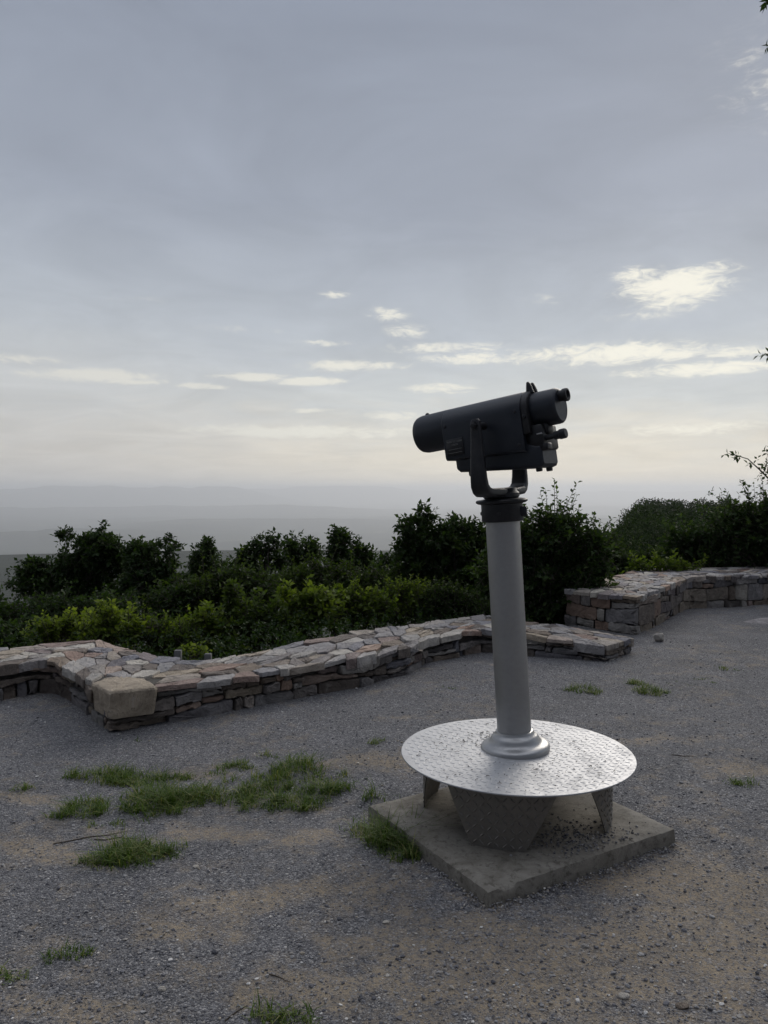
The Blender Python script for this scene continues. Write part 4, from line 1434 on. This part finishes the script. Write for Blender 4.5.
# ------------------------------------------------------------------ loose gravel, twigs, debris
def gravel():
    bm = bmesh.new(); bmesh.ops.create_icosphere(bm, subdivisions=1, radius=1)
    IV = np.array([v.co[:] for v in bm.verts]); IF = np.array([[v.index for v in f.verts] for f in bm.faces]); bm.free()
    n = 36000
    py = CY + 10 + 0 * rng.uniform(size=n)
    d = rng.uniform(0, 1, n)
    yy = 2.0 + (8.2 - 2.0) * d ** 1.7
    xx = rng.uniform(-.58, .58, n) * yy
    t = np.hypot(xx, yy) - np.interp(np.arctan2(xx, yy), B_AZ, B_R)
    clump = fbm(xx * 2.2, yy * 2.2, 61, 4)
    ok = (t < -.9) & (rng.uniform(.2, .75, n) < clump + .15)
    # not inside the slab
    loc = np.stack([xx - s_front.x, yy - s_front.y], -1)
    u = loc @ np.array([e1.x, e1.y]) / e1.length_squared; v = loc @ np.array([e2.x, e2.y]) / e2.length_squared
    ok &= ~((u > -.01) & (u < 1.01) & (v > -.01) & (v < 1.01))
    xx, yy = xx[ok], yy[ok]
    zz = gz(xx, yy)
    sz = np.clip(rng.lognormal(math.log(.0031), .42, len(xx)), .0018, .0095)
    # a spill of gravel on the slab between the legs
    m = 520
    a = rng.normal(0, 1, (m, 2))
    qx = dc.x + .22 + a[:, 0] * .13; qy = dc.y - .30 + a[:, 1] * .10
    l2 = np.stack([qx - s_front.x, qy - s_front.y], -1)
    u = l2 @ np.array([e1.x, e1.y]) / e1.length_squared; v = l2 @ np.array([e2.x, e2.y]) / e2.length_squared
    k = (u > .04) & (u < .96) & (v > .04) & (v < .96)
    qx, qy = qx[k], qy[k]
    xx = np.concatenate([xx, qx]); yy = np.concatenate([yy, qy]); zz = np.concatenate([zz, np.full(len(qx), SZ)])
    sz = np.concatenate([sz, rng.uniform(.002, .0065, len(qx))])
    for (pa, pb, m) in ((s_front, s_right, 650), (s_front, s_left, 500)):
        f = rng.uniform(0, 1, m); o_ = np.abs(rng.normal(0, .035, m)) + .004
        ex, ey = pb.x - pa.x, pb.y - pa.y; l_ = math.hypot(ex, ey)
        nx_, ny_ = (ey / l_, -ex / l_) if pb is s_right else (-ey / l_, ex / l_)
        qx = pa.x + ex * f + nx_ * o_; qy = pa.y + ey * f + ny_ * o_
        xx = np.concatenate([xx, qx]); yy = np.concatenate([yy, qy]); zz = np.concatenate([zz, gz(qx, qy) + np.clip(.012 - o_ * .25, 0, 1)])
        sz = np.concatenate([sz, rng.uniform(.002, .005, m)])
    n = len(xx)
    stretch = rng.uniform(.6, 1.3, (n, 3)) * np.array([1.15, 1, .62])
    P_ = IV[None] * stretch[:, None] + rng.normal(0, .13, (n, len(IV), 3))
    a = rng.uniform(0, 2 * PI, n); ca, sa = np.cos(a)[:, None], np.sin(a)[:, None]
    X = P_[..., 0] * ca - P_[..., 1] * sa; Y = P_[..., 0] * sa + P_[..., 1] * ca
    V = np.stack([X * sz[:, None] + xx[:, None], Y * sz[:, None] + yy[:, None], P_[..., 2] * sz[:, None] + (zz + sz * .30)[:, None]], -1)
    nv = len(IV)
    Fq = (IF[None] + (np.arange(n) * nv)[:, None, None]).reshape(-1, 3)
    tone = np.repeat(np.clip(rng.beta(1.5, 1.6, n) + (rng.uniform(size=n) > .95) * .5, 0, 1), nv)
    link('gravel', mesh_np('gravel', V.reshape(-1, 3), Fq, False, tone=tone), M_PEBBLE, kind='stuff', label='loose grey and tan gravel chips scattered over the ground', cat='gravel')


gravel()


def twig(px, py, L, ang, tone, label, r=.003, name='twig', cat='twig', grp='dry twigs on the gravel'):
    p = onz(px, py)
    d = Vector((math.cos(ang), math.sin(ang), 0)); r *= .62
    pts = []
    for k in range(5):
        q = d * L * (k / 4 - .5) + Vector((-d.y, d.x, 0)) * random.gauss(0, L * .03)
        pts.append((q.x, q.y, float(gz(np.array([p.x + q.x]), np.array([p.y + q.y]))[0]) + r * 1.2))
    mb = MB(); mb.tube(pts, [r, r, r * .85, r * .7, r * .4], 6)
    mb.t = [tone] * len(mb.v)
    mb.build(name, M_TWIG, None, label=label, cat=cat, group=grp, loc=(p.x, p.y, 0))


twig(280, 977, .085, -.5, .25, 'thin dark twig in the gravel at the bottom centre')
twig(236, 1012, .09, .9, .1, 'short dark twig left of the bottom grass tuft')
twig(706, 943, .045, 1.0, 1.0, 'pale straw-coloured stick on the tan dirt at the lower right', .0028)
twig(90, 840, .30, .5, .15, 'long dark twig above the lower grass tuft', .004)
twig(118, 841, .20, .05, .1, 'dark straight twig just left of the lower grass tuft', .0035)
twig(684, 757, .14, -.3, .2, 'thin dark twig right of the round step', .003)
for (px, py, s, tone, lab) in ((682, 1006, .018, .15, 'dark brown stone at the bottom right'), (624, 996, .016, .97, 'pale flat stone left of the dark brown stone'), (386, 921, .011, 1.0, 'white pebble below the slab corner'),
                               (585, 946, .013, .62, 'grey stone below the slab front edge'), (196, 870, .012, 1.0, 'white pebble right of the lower grass tuft'), (162, 990, .012, 1.0, 'white pebble at the bottom left')):
    p = onz(px, py)
    boulder('stone', (p.x, p.y, s * .3 + float(gz(np.array([p.x]), np.array([p.y]))[0])), (s * 1.2, s * .8, s * .6), lab, tone, int(px), 'stone')


def debris():
    """dry specks lying on the step plate"""
    mb = MB()
    base = Vector((dc.x, dc.y, DZ + .003))
    n = 0
    while n < 240:
        if n < 150:
            a, r = random.uniform(0, 2 * PI), random.uniform(.16, .50)
        else:
            a, r = random.gauss(1.9, .5), random.uniform(.17, .34)
        n += 1
        p = base + Vector((r * math.cos(a), r * math.sin(a), random.uniform(0, .002)))
        d = Vector((random.gauss(0, 1), random.gauss(0, 1), 0)).normalized() * random.uniform(.002, .010)
        mb.tube([p - d, p + Vector((0, 0, .002)), p + d], random.uniform(.0007, .0016), 4)
    me = mesh_np('leaf_litter', np.array(mb.v), mb.f, False, tone=np.full(len(mb.v), .12))
    link('leaf_litter', me, M_TWIG, kind='stuff', label='dark dry bits littering the round step plate', cat='litter')


debris()

# ------------------------------------------------------------------ haze
def haze():
    m, nt, out = material('haze_air')
    v = nd(nt, 'ShaderNodeVolumePrincipled', Color=HAZE_COL + (1,), Density=HAZE_D, Anisotropy=.40)
    nt.links.new(v.outputs[0], out.inputs['Volume'])
    mb = MB()
    z0, z1, R = -900, 190, 80000
    vs = [(x, y, z) for z in (z0, z1) for x, y in ((-R, -R), (R, -R), (R, R), (-R, R))]
    mb.add(vs, [[3, 2, 1, 0], [4, 5, 6, 7], [0, 1, 5, 4], [1, 2, 6, 5], [2, 3, 7, 6], [3, 0, 4, 7]])
    mb.build('haze', m, smooth=False, kind='stuff', label='pale blue-grey haze filling the air over the valley', cat='haze')


HAZE_COL, HAZE_D = (.95, .97, 1.0), 1.05e-4
haze()

# ------------------------------------------------------------------ render settings
S.view_settings.view_transform = 'Standard'
S.view_settings.look = 'None'
S.view_settings.exposure = 0.0
S.view_settings.gamma = 1.0
S.render.engine = 'CYCLES'
cy = S.cycles
cy.use_denoising = True
try:
    cy.denoiser = 'OPENIMAGEDENOISE'
except Exception:
    pass
S.world.cycles.sampling_method = 'MANUAL'
S.world.cycles.sample_map_resolution = 512
cy.use_adaptive_sampling = True
cy.adaptive_threshold = 0.015
cy.max_bounces = 8
cy.diffuse_bounces = 2
cy.glossy_bounces = 2
cy.transmission_bounces = 4
cy.volume_bounces = 6
cy.caustics_reflective = False
cy.caustics_refractive = False
